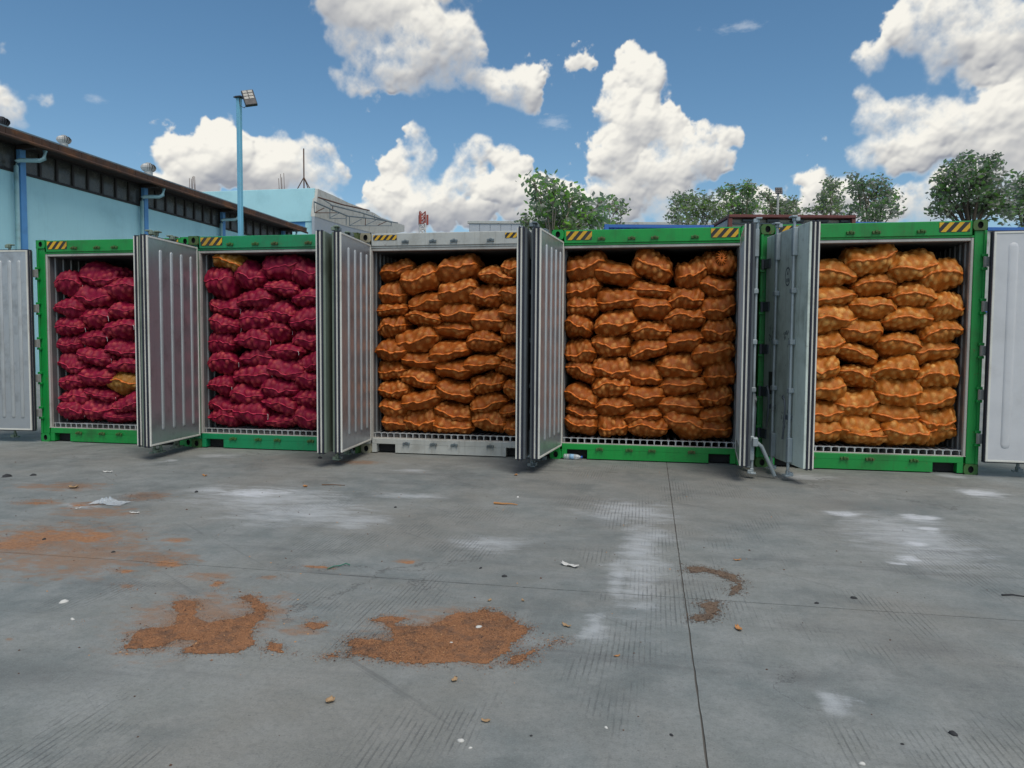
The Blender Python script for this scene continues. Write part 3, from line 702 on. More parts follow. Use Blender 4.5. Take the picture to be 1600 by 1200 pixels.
BAYS = []
def make_container(i):
    x0, y0 = CX[i], CY[i]; P, Cm = M[PAINT[i]], M[CAST[i]]
    c = empty('refrigerated_container', (x0, y0, 0), label=CLAB[i], category='shipping container', group='refrigerated containers backed up in a row')
    if i == 4: c['right_end'] = True
    PW = 0.125
    for s, xa in ((0, 0.0), (1, CW-PW)):
        mb = MB(); mb.box((xa, 0.012, 0.118), (xa+PW, 0.10, CH-0.118), bev=0.006)
        # rolled outer flange of the post
        xf = xa-0.0 if s == 0 else xa+PW-0.030
        mb.box((xf, -0.006, 0.118), (xf+0.030, 0.013, CH-0.118), bev=0.005)
        mb.build('corner_post', P if i != 2 else M['greyp'], c)
        xm = xa+PW if s == 0 else xa-0.03
        mb = MB(); mb.box((xm, 0.020, FLOOR_Z-0.02), (xm+0.030, 0.075, 2.70), bev=0.006); mb.build('mouth_strip', M['mouth'], c)
        # lining wall with vertical corrugation, running back
        mb = MB(); xi = 0.150 if s == 0 else CW-0.150; sg = 1 if s == 0 else -1
        prof = [(0.075, 0.0)]; y = 0.16
        for q in range(40):
            prof += [(y, 0.0), (y+0.012, 0.014), (y+0.05, 0.014), (y+0.062, 0.0)]; y += 0.15
        prof += [(11.9, 0.0)]
        n = len(prof)
        vs = [(xi+sg*p[1], p[0], FLOOR_Z) for p in prof]+[(xi+sg*p[1], p[0], 2.66) for p in prof]
        mb.add(vs, [(a, a+1, n+a+1, n+a) for a in range(n-1)])
        mb.build('lining_wall', M['lining'], c)
        mb = MB(); xo = 0.004 if s == 0 else CW-0.034
        mb.box((xo, 0.10, 0.16), (xo+0.030, CH*0+12.0, CH-0.07)); mb.build('side_wall', P, c)
        mb = MB(); mb.box((xo-0.002, 0.18, 0.01), (xo+0.05, 12.0, 0.16), bev=0.004).box((xo-0.002, 0.18, CH-0.09), (xo+0.05, 12.0, CH-0.012), bev=0.004); mb.build('side_rail', P, c)
    # header
    mb = MB(); mb.box((0.150, 0.004, 2.722), (CW-0.150, 0.11, CH-0.008), bev=0.008)
    mb.box((PW, 0.016, 2.700), (CW-PW, 0.10, 2.7225), bev=0.003); mb.build('header_beam', P, c)
    mb = MB(); mb.box((PW+0.03, 0.024, 2.664), (CW-PW-0.03, 0.085, 2.700), bev=0.005); mb.build('mouth_strip', M['mouth'], c)
    # sill with fork pockets
    mb = MB()
    fz = 0.125; a0, a1 = 0.215, 0.475
    zt = 0.200; zb = 0.014
    mb.box((0.150, 0.006, fz), (CW-0.150, 0.11, zt), bev=0.006)
    mb.box((0.1515, 0.008, zb), (a0, 0.108, fz+0.004)).box((a1, 0.008, zb), (CW-a1, 0.108, fz+0.004)).box((CW-a0, 0.008, zb), (CW-0.1515, 0.108, fz+0.004))
    mb.build('sill_beam', P, c)
    for a, b in ((a0, a1), (CW-a1, CW-a0)):
        mb = MB(); mb.box((a+0.001, 0.10, 0.016), (b-0.001, 0.5, fz-0.002)); mb.build('fork_pocket', M['dark'], c)
    mb = MB(); mb.box((PW, 0.014, zt), (CW-PW, 0.060, zt+0.010), bev=0.002); mb.build('threshold_strip', M['mouth'], c)
    # castings
    cm = casting_mesh('corner_casting', Cm)
    for (x, z) in ((-0.002, 0.0), (CW-0.148, 0.0), (-0.002, CH-0.118), (CW-0.148, CH-0.118)):
        o = link('corner_casting', cm, c); o.location = (x, -0.004, z)
    for (x, z) in ((0.0, 0.0), (CW-0.15, 0.0), (0.0, CH-0.118), (CW-0.15, CH-0.118)):
        o = link('corner_casting', cm, c); o.location = (x, 12.02, z)
    kt = keeper_mb(True).mesh('bar_keeper', M['olive'] if i != 2 else M['bar'])
    for x in (0.62, 0.99, 1.27, 1.75):
        o = link('bar_keeper', kt, c); o.location = (x, 0.004, 2.770)
        o = link('bar_keeper', kt, c); o.location = (x+0.01, 0.006, 0.135)
    zh = (2.765, 2.872) if i != 2 else (2.80, 2.865)
    hazard(c, 0.18, 0.50, zh[0], zh[1], 0.002, 1, 3 if i != 2 else 4); hazard(c, CW-0.50, CW-0.18, zh[0], zh[1], 0.002, 1, 3 if i != 2 else 4)
    # roof, ceiling, rear, floor
    MB().box((0.03, 0.11, CH-0.07), (CW-0.03, 12.0, CH-0.03)).build('roof_panel', P, c)
    MB().box((0.12, 0.08, 2.664), (CW-0.12, 12.0, 2.70)).build('ceiling_lining', M['lining'], c)
    MB().box((0.03, 12.0, 0.03), (CW-0.03, 12.17, CH-0.03)).build('rear_wall', M['greyp'], c)
    MB().box((0.12, 0.085, 0.130), (CW-0.12, 12.0, 0.175)).build('floor_deck', M['dark'], c)
    n = 24; step = (CW-0.34)/n
    bm_ = MB(); bm_.box((-0.017, -0.004, 0.077), (0.017, 3.0, 0.086)).box((-0.0065, 0.0, -0.001), (0.0065, 3.0, 0.0765))
    bme = bm_.mesh('floor_bar', M['alu'])
    for q in range(n+1):
        o = link('floor_bar', bme, c); o.location = (0.17+q*step, 0.075, 0.177)
    MB().box((0.155, 0.066, 0.2635), (CW-0.155, 0.082, 0.2705)).build('floor_edge_strip', M['alu'], c)
    # hinge lugs on the posts
    for s, xh in ((0, 0.022), (1, CW-0.022)):
        for z in (0.42, 0.92, 1.42, 1.92, 2.42):
            for dz in (0.074, -0.074):
                MB().box((xh-0.03, -0.03, z+dz-0.016), (xh+0.03, 0.012, z+dz+0.016), bev=0.004).build('hinge_lug', P, c)
    return c
conts = [make_container(i) for i in range(5)]
ANG = [(176, 100), (86, 97), (86, 91.5), (96, 86), (77, 178)]
for i, c in enumerate(conts):
    l = make_door(c, -1, ANG[i][0], ['skin_sage', 'skin_sage', 'skin_sage', 'skin_slate', 'door_out'][i], 'door_steel', BARM[i], nribs=[0.17+0.145*q for q in range(7)] if i == 0 else None)
    r = make_door(c, +1, ANG[i][1], ['skin_sage', 'skin_sage', 'skin_slate', 'skin_slate', 'door_out'][i], 'door_steel' if i < 4 else 'door_white', ['bar_green', 'bar_green', 'bar', 'bar_pale', 'bar'][i], plain=(i == 4))
    if i == 4:
        l['label'] = 'pale green painted door, half open, with two grey locking bars'
        # oval maker's emblem, data plate, grimy marks on the outer skin
        mb = MB(); n = 28; cx_, cz_ = 0.66, 2.22
        ring = []
        for rr in (1.0, 0.84):
            ring += [(cx_+0.070*rr*math.cos(2*math.pi*q/n), 0.0285, cz_+0.105*rr*math.sin(2*math.pi*q/n)) for q in range(n)]
        mb.add(ring, [(q, (q+1) % n, n+(q+1) % n, n+q) for q in range(n)], 0)
        mb.add([(cx_-0.02, 0.0285, cz_+0.02), (cx_+0.02, 0.0285, cz_+0.02), (cx_, 0.0285, cz_+0.075)], [(0, 1, 2)], 0)
        mb.box((cx_-0.028, 0.0275, cz_-0.06), (cx_-0.008, 0.0285, cz_-0.02), 0).box((cx_+0.008, 0.0275, cz_-0.06), (cx_+0.03, 0.0285, cz_-0.02), 0)
        mb.build('oval_emblem', M['slate'], l)
        MB().box((0.20, 0.025, 0.90), (0.33, 0.0295, 1.16), bev=0.002).build('data_plate', mat('grimy_plate', (0.06, 0.06, 0.055), 0.6), l)
        sr = random.Random(5)
        mb = MB()
        for (ax, az, w, h, n_) in ((0.18, 1.50, 0.16, 0.14, 9), (0.56, 1.42, 0.18, 0.20, 11), (0.60, 0.52, 0.16, 0.22, 12)):
            for q in range(n_):
                px_, pz_ = ax+sr.random()*w, az+sr.random()*h
                pts = [(px_, 0.0265, pz_)]
                for _ in range(3):
                    px_ += sr.uniform(-0.02, 0.025); pz_ += sr.uniform(-0.03, 0.03); pts.append((px_, 0.0265, pz_))
                mb.tube(pts, 0.0022, 4)
        mb.build('scribbled_marks', M['slate'], l, kind='stuff')
# loose locking lever leaning between the fourth and fifth containers
d4 = [o for o in conts[3].children if o.name.startswith('door')][-1]
mb = MB(); mb.tube([(-0.93, -0.03, 0.42), (-0.90, -0.10, 0.36), (-0.83, -0.22, 0.10), (-0.82, -0.25, 0.03)], 0.022, 8)
mb.box((-0.96, -0.06, 0.36), (-0.86, 0.0, 0.46), bev=0.01)
mb.build('release_lever', M['bar_pale'], d4)

# ------------------------------------------------------------------ sacks
def sgp(v, p): return np.sign(v)*np.abs(v)**p
SW, SD, ST = 0.56, 0.60, 0.27
def sack_shape(seed, red, tight):
    rg = np.random.default_rng(seed)
    nu, nv = 58, 44
    u = np.sin(np.linspace(-math.pi/2, math.pi/2, nu)*0.985)
    ph = np.linspace(0, 2*math.pi, nv, endpoint=False)
    U, A = np.meshgrid(u, ph, indexing='ij')
    wy = (1-np.abs(U)**6)**0.40; wz = (1-np.abs(U)**rg.uniform(2.6, 3.8))**0.48
    skew = rg.uniform(-0.25, 0.25)
    x = U*SW/2
    z = sgp(np.sin(A), 0.92)*wz*ST/2*(1+skew*U)
    y = -sgp(np.cos(A), 0.80)*wy*SD/2
    p1, p2, p3 = rg.uniform(0, 6.28, 3)
    a1, a2 = rg.uniform(0.012, 0.034), rg.uniform(0.005, 0.015)
    def seam_z(xx): return -0.018 + a1*np.sin(xx/SW*2*math.pi*0.75+p1) + a2*np.sin(xx/SW*2*math.pi*1.9+p2) + 0.004*np.sin(xx/SW*2*math.pi*5+p3)
    front = np.clip(np.cos(A), 0, 1)**2
    z = z + seam_z(x)*front*(0.4+0.6*np.abs(1-np.abs(U)))
    z = z + 0.014*np.sin(x*9+p3)*(1-front) + 0.012*np.sin(x*17+p1)*np.sin(A)
    z = z + 0.10*(x/SW)**2*ST*rg.uniform(-1.2, 0.4)      # sagging or lifted ends
    # onions packed under the net
    r = rg.uniform(0.046, 0.054) if red else rg.uniform(0.046, 0.060)
    pts = []; base = np.stack([x, y, z], -1).reshape(-1, 3)
    order = rg.permutation(len(base)); mind = r*1.38
    for q in order:
        p = base[q]
        if all(np.sum((p-o)**2) > mind*mind for o in pts): pts.append(p)
        if len(pts) > 170: break
    pts = np.array(pts)
    d = np.sqrt(((base[:, None, :]-pts[None])**2).sum(-1)).min(1)
    h = (0.5+0.5*np.cos(math.pi*np.clip(d/(r*1.10), 0, 1)))**0.6
    big = np.clip(0.5+0.5*np.sin(base[:, 0]*21+p1)*np.cos(base[:, 2]*26+p2), 0, 1)
    amp = tight*(0.55+0.65*big)
    # outward direction
    nrm = np.stack([sgp(U, 3)*0.8/SW, y/(SD/2)**2*0.5, z/(ST/2)**2*0.5], -1).reshape(-1, 3)
    nrm /= (np.linalg.norm(nrm, axis=1, keepdims=True)+1e-9)
    base = base + nrm*((h-0.6)*amp)[:, None]
    # slumped, uneven filling: low-frequency bending of the whole bag
    for _ in range(4):
        kv = rg.normal(0, 1, 3)*[7, 6, 9]; dv = np.clip(rg.normal(0, 1, 3), -1.3, 1.3)*[0.007, 0.008, 0.009]
        base = base + np.sin(base@kv+rg.uniform(0, 6.28))[:, None]*dv
    fine = 0.0015*np.sin(base[:, 0]*90+p1)*np.sin(base[:, 2]*80+p2)
    base = base + nrm*fine[:, None]
    # end caps
    c0 = base[:nv].mean(0); c1 = base[-nv:].mean(0)
    verts = np.vstack([base, c0, c1]); N = len(base)
    faces = []
    for a in range(nu-1):
        for b in range(nv):
            b2 = (b+1) % nv; faces.append((a*nv+b, (a+1)*nv+b, (a+1)*nv+b2, a*nv+b2))
    for b in range(nv):
        b2 = (b+1) % nv; faces.append((N, b, b2)); faces.append((N+1, (nu-1)*nv+b2, (nu-1)*nv+b))
    me = bpy.data.meshes.new('net_body'); me.from_pydata(verts.tolist(), [], faces)
    at = me.attributes.new('lump', 'FLOAT', 'POINT')
    at.data.foreach_set('value', np.concatenate([h*(0.5+0.5*big), [0, 0]]).astype(np.float32))
    me.polygons.foreach_set('use_smooth', [True]*len(me.polygons)); me.update(); fix_normals(me)
    # seam ribbon
    n = 46; xs = np.linspace(-SW/2*1.03, SW/2*1.03, n)
    # front-most surface point along each x
    B = base.reshape(nu, nv, 3); fy = B[:, 0, 1]; fx = B[:, 0, 0]; fz = B[:, 0, 2]
    yy = np.interp(xs, fx, fy); zz = np.interp(xs, fx, fz)
    ker = np.ones(5)/5; yy = np.minimum(yy, np.convolve(np.pad(yy, 2, 'edge'), ker, 'valid'))-0.005; zz = np.convolve(np.pad(zz, 2, 'edge'), ker, 'valid')
    vs, fs = [], []
    th = 0.0085 if not red else 0.0045
    dep = 0.020 if not red else 0.009
    for q in range(n):
        e = min(1.0, 6*min(q, n-1-q)/(n-1)+0.35)
        jt = 0.005*math.sin(q*0.55+p1)+0.002*math.sin(q*1.3+p2)
        t = th*e*(1+0.35*math.sin(q*0.8+p3)); dd = dep*(0.7+0.3*math.sin(q*0.9+p2))
        X_, Y_, Z_ = xs[q], yy[q], zz[q]
        vs += [(X_, Y_+0.012, Z_+t), (X_, Y_-dd, Z_+t*0.6+jt), (X_, Y_-dd, Z_-t*0.9+jt), (X_, Y_+0.012, Z_-t)]
    for q in range(n-1):
        for b in range(4): fs.append((q*4+b, q*4+(b+1) % 4, (q+1)*4+(b+1) % 4, (q+1)*4+b))
    fs += [(0, 1, 2, 3), ((n-1)*4+3, (n-1)*4+2, (n-1)*4+1, (n-1)*4)]
    mb = MB(); mb.add(vs, fs, 0, True); sm = mb.mesh('seam', M['seam_red'] if red else M['seam_orange'])
    tie = None
    if red:
        mb = MB(); xe = SW/2*0.93; ye = float(np.interp(xe, fx, fy))-0.02; ze = float(np.interp(xe, fx, fz))
        mb.tube([(xe-0.02, ye, ze), (xe, ye-0.008, ze-0.004), (xe+0.006, ye-0.004, ze-0.03), (xe+0.002, ye, ze-0.055)], 0.0028, 5)
        tie = mb.mesh('tie_string', M['string'])
    return me, sm, tie
NVAR = 16
RED = [sack_shape(100+i, True, 0.030) for i in range(NVAR)]
BRN = [sack_shape(200+i, False, 0.014+0.012*(i % 3)/2) for i in range(NVAR)]
TAN = [sack_shape(300+i, False, 0.024) for i in range(NVAR)]
def with_mat(lst, m):
    for a in lst: a[0].materials.append(m)
with_mat(RED, M['sack_red']); with_mat(BRN, M['sack_brown']); with_mat(TAN, M['sack_tan'])
OCH = []
for a in TAN[:3]:
    me = a[0].copy(); me.materials.clear(); me.materials.append(M['sack_ochre']); OCH.append((me, a[1], None))

# photo boxes of every sack that shows: (x0, y0, x1, y1, seam y at left end, seam y at right end) in zoomed crops
C1 = [[(402,238,610,345,320,320),(265,275,425,395,350,380),(535,300,720,415,370,360),(402,332,585,440,400,400)],
      [(250,392,440,505,440,480),(560,415,720,505,470,450),(270,485,440,575,520,520),(415,440,590,548,500,500)],
      [(538,498,720,605,560,540),(275,572,435,670,655,640),(405,548,575,650,610,590),(545,600,720,690,650,640)],
      [(275,668,455,780,740,750),(405,643,585,738,690,710),(555,690,720,765,730,730)],
      [(280,765,455,855,820,820),(420,738,610,835,790,790),(550,770,720,868,835,830,'o')],
      [(305,845,475,940,890,910),(445,838,605,912,860,885),(580,865,720,965,930,900)],
      [(290,905,440,1022,935,990),(430,912,595,1022,960,960),(535,960,720,1030,995,990)]]
C2 = [[(430,168,582,282,180,260,'o')],
      [(372,250,538,388,350,340),(538,218,690,345,300,300),(660,180,855,310,280,250),(800,210,960,335,280,275)],
      [(540,340,718,440,400,390),(670,310,840,390,330,350),(805,330,960,425,380,370)],
      [(375,382,565,495,420,465),(668,395,828,515,430,460),(555,435,712,548,480,490),(785,435,960,550,520,490)],
      [(385,470,560,580,490,540),(650,510,805,598,545,550),(535,538,708,640,595,605),(800,535,960,640,600,580)],
      [(370,538,540,660,620,640),(680,605,862,692,640,650),(555,630,715,728,670,680),(830,640,960,742,690,680)],
      [(375,652,560,755,685,700),(682,672,868,775,720,740),(525,700,722,815,770,765),(820,740,960,832,790,780)],
      [(370,752,540,855,800,830),(655,760,842,865,820,830),(515,800,690,905,850,850),(810,820,960,918,870,870)],
      [(370,850,565,955,900,940),(672,845,848,950,860,920),(525,895,705,1018,940,950),(812,905,960,1022,950,940)],
      [(372,932,548,1022,970,985),(662,940,842,1022,990,970)]]
C3 = [[(325,205,520,310,300,250),(455,225,638,375,355,290),(630,180,832,330,325,265),(820,242,1000,333,275,300),(950,195,1080,300,235,280)],
      [(315,308,490,425,380,385),(640,300,822,405,325,320),(765,320,950,440,365,385),(932,330,1080,415,375,375)],
      [(498,360,690,460,425,400),(318,412,502,482,470,435),(640,400,822,505,455,445),(938,412,1080,502,430,450)],
      [(480,450,672,535,460,510),(320,470,495,578,530,515),(782,440,972,555,500,505)],
      [(615,503,817,588,545,560),(438,520,640,637,600,580),(940,500,1080,605,570,570)],
      [(320,575,500,687,650,630),(768,545,952,660,600,595),(593,585,792,692,660,625),(915,600,1080,692,650,665)],
      [(460,630,642,720,675,710),(320,680,503,785,765,725),(760,655,947,742,690,675),(626,685,810,780,740,755)],
      [(913,688,1080,778,710,730),(463,720,642,834,785,830),(320,776,502,867,815,820),(786,740,962,842,820,795)],
      [(622,773,802,887,815,875),(940,778,1080,867,840,850),(460,826,652,914,880,870),(328,863,508,957,930,940)],
      [(788,833,967,932,930,890),(610,876,802,987,915,970),(923,883,1080,957,945,910)],
      [(318,938,512,1037,1020,1020),(470,913,642,1033,965,970),(793,925,967,1048,965,985),(608,963,807,1050,1010,1015),(948,955,1080,1050,1030,1010)]]
C4_ = [[(275,180,450,300,275,245),(400,225,600,335,295,320),(568,175,750,325,240,320),(755,215,895,335,280,260),(868,175,1065,285,240,240,'n')],
      [(243,286,425,388,345,325),(550,318,747,400,330,350),(713,330,887,442,395,405),(858,275,1055,377,320,370)],
      [(243,383,415,480,450,445),(413,340,610,442,435,400),(573,386,747,492,440,430),(858,358,1057,482,465,400)],
      [(243,456,392,577,500,570),(398,433,590,560,555,515),(543,490,737,582,545,550),(696,438,897,532,490,495)],
      [(243,566,407,674,630,610),(386,538,567,644,595,620),(538,563,720,674,660,595),(710,530,882,640,600,565),(866,476,1055,594,540,550)],
      [(243,663,412,770,680,735),(381,641,567,752,680,695),(663,630,874,742,680,700),(836,586,1042,687,665,660)],
      [(240,766,420,882,780,855),(518,666,707,782,745,760),(378,740,557,837,790,780),(871,658,1047,777,740,720)],
      [(245,843,417,932,855,915),(523,778,714,870,820,830),(681,736,900,832,795,790),(851,766,1042,877,840,800)],
      [(398,823,580,920,880,865),(528,866,702,957,945,915),(663,826,884,917,860,860),(866,866,1042,957,940,905)],
      [(243,918,414,1022,965,1010),(408,913,542,1020,985,965),(541,933,732,1027,965,985),(698,893,897,1020,905,985),(823,953,1037,1052,1015,1000)]]
C5_ = [[(300,212,547,332,265,275),(500,138,720,285,245,190),(678,173,892,312,270,215),(850,213,1055,357,285,260)],
      [(300,320,545,432,425,375),(523,278,718,377,325,320),(686,310,887,420,365,360),(843,358,1059,482,430,430)],
      [(300,408,542,524,455,455),(508,376,720,482,410,440),(646,416,872,532,500,480),(820,468,1042,594,580,490)],
      [(300,518,492,632,560,550),(478,473,672,587,490,530),(626,528,827,642,550,585),(788,560,1040,670,625,625)],
      [(300,623,482,732,670,665),(443,573,637,674,580,650),(610,633,820,742,720,685),(801,653,1037,782,755,715)],
      [(300,713,499,840,800,780),(456,666,637,772,700,765),(616,720,832,840,770,770),(783,750,1024,867,850,765)],
      [(300,830,497,932,900,900),(446,768,647,890,840,835),(600,826,824,924,875,880),(816,836,1020,957,890,890)],
      [(300,928,490,1030,990,1005),(456,880,654,987,930,940),(648,916,857,1034,995,985),(808,926,1017,1047,1010,950)],
      [(483,948,692,1037,1015,1020)]]
SETS = [(C1, (0, 340, 3.158), RED, 'red', 'leftmost container'), (C2, (200, 340, 3.0775), RED, 'red', 'second container from left'),
        (C3, (480, 340, 3.078), BRN, 'brown', 'grey container'), (C4_, (790, 330, 2.856), BRN, 'brown', 'fourth container from left'),
        (C5_, (1140, 330, 2.791), TAN, 'tan', 'rightmost container')]
ORD = ['first', 'second', 'third', 'fourth', 'fifth', 'sixth', 'seventh', 'eighth', 'ninth', 'tenth', 'eleventh', 'twelfth']
rs = random.Random(21)
def neck_mesh():
    mb = MB(); n = 14
    for q in range(n):
        t = 2*math.pi*q/n
        mb.tube([(0.02*math.cos(t), -0.02, 0.02*math.sin(t)), (0.045*math.cos(t), -0.035, 0.045*math.sin(t)), (0.085*math.cos(t+.2), -0.010, 0.085*math.sin(t+.2)), (0.11*math.cos(t+.3), 0.03, 0.10*math.sin(t+.3))], 0.010, 5, r2=0.005)
    return mb.mesh('gathered_neck', M['seam_orange'])
NECK = neck_mesh()
def add_sack(shape, loc, sx, sy, sz, rx, ry, rz, label, group, neck=False, flip=False):
    o = link('onion_sack', shape[0], None, label=label, category='sack', group=group)
    if neck: nk = link('gathered_neck', NECK, o); nk.location = (0.02, -SD/2*0.93, 0.03); nk.scale = (0.8, 0.8, 0.8)
    else: link('seam', shape[1], o)
    if shape[2] is not None and rs.random() < 0.6: link('tie_string', shape[2], o)
    o.location = loc; o.scale = (sx, sy, sz); o.rotation_euler = (rx, ry, rz)
    return o
for ci, (rows, (ox, oy, sc), shapes, colour, where) in enumerate(SETS):
    YS = CY[ci]+0.38
    lim0, lim1 = CX[ci]+0.160, CX[ci]+CW-0.160
    for ri, row in enumerate(rows):
        row = sorted(row, key=lambda b: b[0])
        for si, b in enumerate(row):
            x0, y0, x1, y1, sl, sr_ = b[:6]; flag = b[6] if len(b) > 6 else ''
            jit = rs.uniform(-0.035, 0.035)
            Y = YS+jit
            Yp = Y-0.10
            pa = on_y(ox+x0/sc, oy+(y0+y1)/2/sc, Yp); pb = on_y(ox+x1/sc, oy+(y0+y1)/2/sc, Yp)
            pt = on_y(ox+(x0+x1)/2/sc, oy+y0/sc, Yp); pm = on_y(ox+(x0+x1)/2/sc, oy+y1/sc, Yp)
            xa, xb = max(pa[0], lim0), min(pb[0], lim1)
            if xb-xa < 0.5*(pb[0]-pa[0]) and xb-xa < 0.25:
                xa = xb-0.3
            w = xb-xa; tilt = math.atan2((sr_-sl), (x1-x0))*0.8
            if xb >= lim1-0.01 and w < 0.40: w = 0.46; xa = xb-w
            hgt = (pt[2]-pm[2])
            zc = (pt[2]+pm[2])/2
            h_eff = max(0.17, hgt - abs(math.sin(tilt))*w*0.45)
            zc = max(zc, 0.268+h_eff*1.12/2+abs(math.sin(tilt))*w*0.2)
            if flag == 'o': sh = rs.choice(OCH); col = 'ochre'
            else: sh = shapes[rs.randrange(NVAR)]; col = colour
            nrow = len(rows)
            lay = ('top' if ri == 0 else 'bottom' if ri == nrow-1 else ORD[ri]+' from top')
            if flag == 'o': label = 'ochre orange sack lying among the red sacks in the '+where
            elif flag == 'n': label = 'dark brown sack with gathered orange neck, top right of the fourth container'
            elif len(row) == 1: label = f'{col} mesh onion sack, only one of {lay} layer, {where}'
            else: label = f'{col} onion sack {ORD[si]} from left, layer {lay}, {where}'
            add_sack(sh, ((xa+xb)/2, Y+rs.uniform(0, 0.02), zc), w/SW*1.07, rs.uniform(0.98, 1.10), h_eff/ST*1.12,
                     rs.uniform(-0.18, 0.10), tilt+rs.uniform(-0.05, 0.05), rs.uniform(-0.13, 0.13), label,
                     {'red': 'red onion sacks', 'brown': 'brown onion sacks', 'tan': 'tan onion sacks', 'ochre': 'ochre onion sacks'}[col], neck=(flag == 'n'))

# ------------------------------------------------------------------ left warehouse
XE, XW = -11.9, -12.7
wh = empty('warehouse', (XW, 16, 0), label='long light blue warehouse with dark clerestory windows and rusty brown eave', category='warehouse')
def W(mb, name, m, **t):
    """children of the warehouse built in world coordinates"""
    o = mb.build(name, m, wh, **t); o.matrix_parent_inverse = Matrix.Translation((-XW, -16, 0)); return o
SILL, EAVE, YA, YB = 7.16, 8.36, -3.0, 32.9
W(MB().box((XW-0.25, YA, 0), (XW, YB, SILL)), 'wall', M['blue_wall'])
W(MB().box((XW-20, YB-0.25, 0), (XW-0.25, YB, 8.2)), 'end_wall', M['blue_wall'])
W(MB().box((XW-0.30, YA, SILL), (XW+0.05, YB, SILL+0.06), bev=0.01), 'sill_ledge', M['winframe'])
piers = [0.5, 6.7, 12.95, 19.3, 25.2, 31.5]
for y in piers:
    W(MB().box((XW-0.02, y-0.02, 0), (XW+0.14, y+0.22, 8.0), bev=0.01), 'pilaster', M['blue_trim'])
    # rain pipe with its elbow under the eave
    px0, py0 = XW+0.16, y-0.22
    W(MB().tube([(px0, py0, 0.1), (px0, py0, 7.35), (px0+0.03, py0, 7.50), (px0+0.10, py0+0.06, 7.56), (px0+0.50, py0+0.45, 7.62), (px0+0.60, py0+0.55, 7.70), (px0+0.62, py0+0.58, 7.98)], 0.075, 10), 'rain_pipe', M['pipe'])
    W(MB().box((XW, y-0.05, 7.96), (XE-0.06, y+0.10, 8.10), bev=0.01), 'eave_bracket', M['soffit'])
# clerestory: every window a framed pane of its own
allp = [YA]+piers+[YB]
for a, b in zip(allp[:-1], allp[1:]):
    n = max(1, round((b-a)/0.76)); st = (b-a-0.24)/n
    for q in range(n):
        y0 = a+0.24+q*st
        f = MB()
        f.box((XW-0.12, y0, SILL+0.06), (XW-0.02, y0+0.06, 8.12)).box((XW-0.12, y0+st-0.035, SILL+0.06), (XW-0.02, y0+st, 8.12))
        f.box((XW-0.12, y0+0.06, 8.04), (XW-0.02, y0+st-0.035, 8.12)).box((XW-0.12, y0+0.06, SILL+0.06), (XW-0.02, y0+st-0.035, SILL+0.10))
        fo = W(f, 'window_frame', M['winframe'])
        MB().box((XW-0.09, y0+0.06, SILL+0.10), (XW-0.075, y0+st-0.035, 8.04)).build('pane', M['pane'], fo)
W(MB().box((XW-0.6, YA, 8.12), (XE-0.04, YB, 8.16)), 'soffit', M['soffit'])
# sloping roof sheet and ribbed fascia
mb = MB(); mb.prism([(0, 0), (-21, 5.2), (-21, 5.28), (0.05, 0.08)], (XE-0.03, YA-0.3, EAVE-0.06), (1, 0, 0), (0, 0, 1), (0, YB-YA+0.6, 0)); W(mb, 'roof', M['roof_sheet'])
mb = MB(); n = 100
for q in range(n):
    y0 = YA-0.2+(YB-YA+0.4)*q/n; y1 = YA-0.2+(YB-YA+0.4)*(q+0.96)/n
    mb.box((XE-0.03, y0, 8.09+0.012*math.sin(q*1.7)), (XE+0.02+0.006*math.sin(q*2.3), y1, EAVE-0.03))
W(mb, 'fascia', M['roof_edge'], kind='stuff')
W(MB().tube([(XE+0.07, YA-0.2, 8.06), (XE+0.07, YB+0.2, 8.06)], 0.055, 8), 'gutter', M['roof_edge'])

def turbine(px, py_top, py_bot, lab, dark=False):
    b = on_x(px, py_bot, XE-0.9); t = on_x(px, py_top, XE-0.9); h = (t[2]-b[2]); h *= 1.15; r = h*0.66
    e = empty('turbine_vent', (b[0], b[1], b[2]-0.3-0.30*h), label=lab, category='roof vent', group='turbine vents on the warehouse roof')
    m = M['vent'] if not dark else M['lampbody']
    MB().tube([(0, 0, 0), (0, 0, 0.3+h*0.35)], r*0.55, 16).build('vent_collar', m, e)
    n = 18; prof = [(0.62, 0.30), (0.85, 0.40), (1.0, 0.58), (0.97, 0.75), (0.75, 0.92), (0.3, 1.0)]
    for q in range(n):
        mb = MB(); vs = []
        for rr, zz in prof:
            for dt, k_ in ((0, 1.0), (0.30, 0.86)):
                t_ = 2*math.pi*q/n+dt; vs.append((r*rr*k_*math.cos(t_), r*rr*k_*math.sin(t_), 0.3+h*zz))
        mb.add(vs, [(2*i, 2*i+1, 2*i+3, 2*i+2) for i in range(len(prof)-1)]); mb.build('vane', m, e)
    MB().tube([(0, 0, 0.3+h*0.97), (0, 0, 0.3+h*1.06)], r*0.36, 14).build('vent_cap', m, e)
    MB().tube([(0, 0, 0.3+h*0.30), (0, 0, 0.3+h*0.95)], r*0.55, 12).build('vent_core', M['lampbody'], e)
turbine(100, 210, 224, 'galvanised turbine vent on the warehouse roof, the larger of two pale ones')
turbine(232, 253, 268, 'galvanised turbine vent on the warehouse roof above the middle pilaster')
turbine(3, 181, 196, 'dark turbine vent on the warehouse roof at the left edge', True)

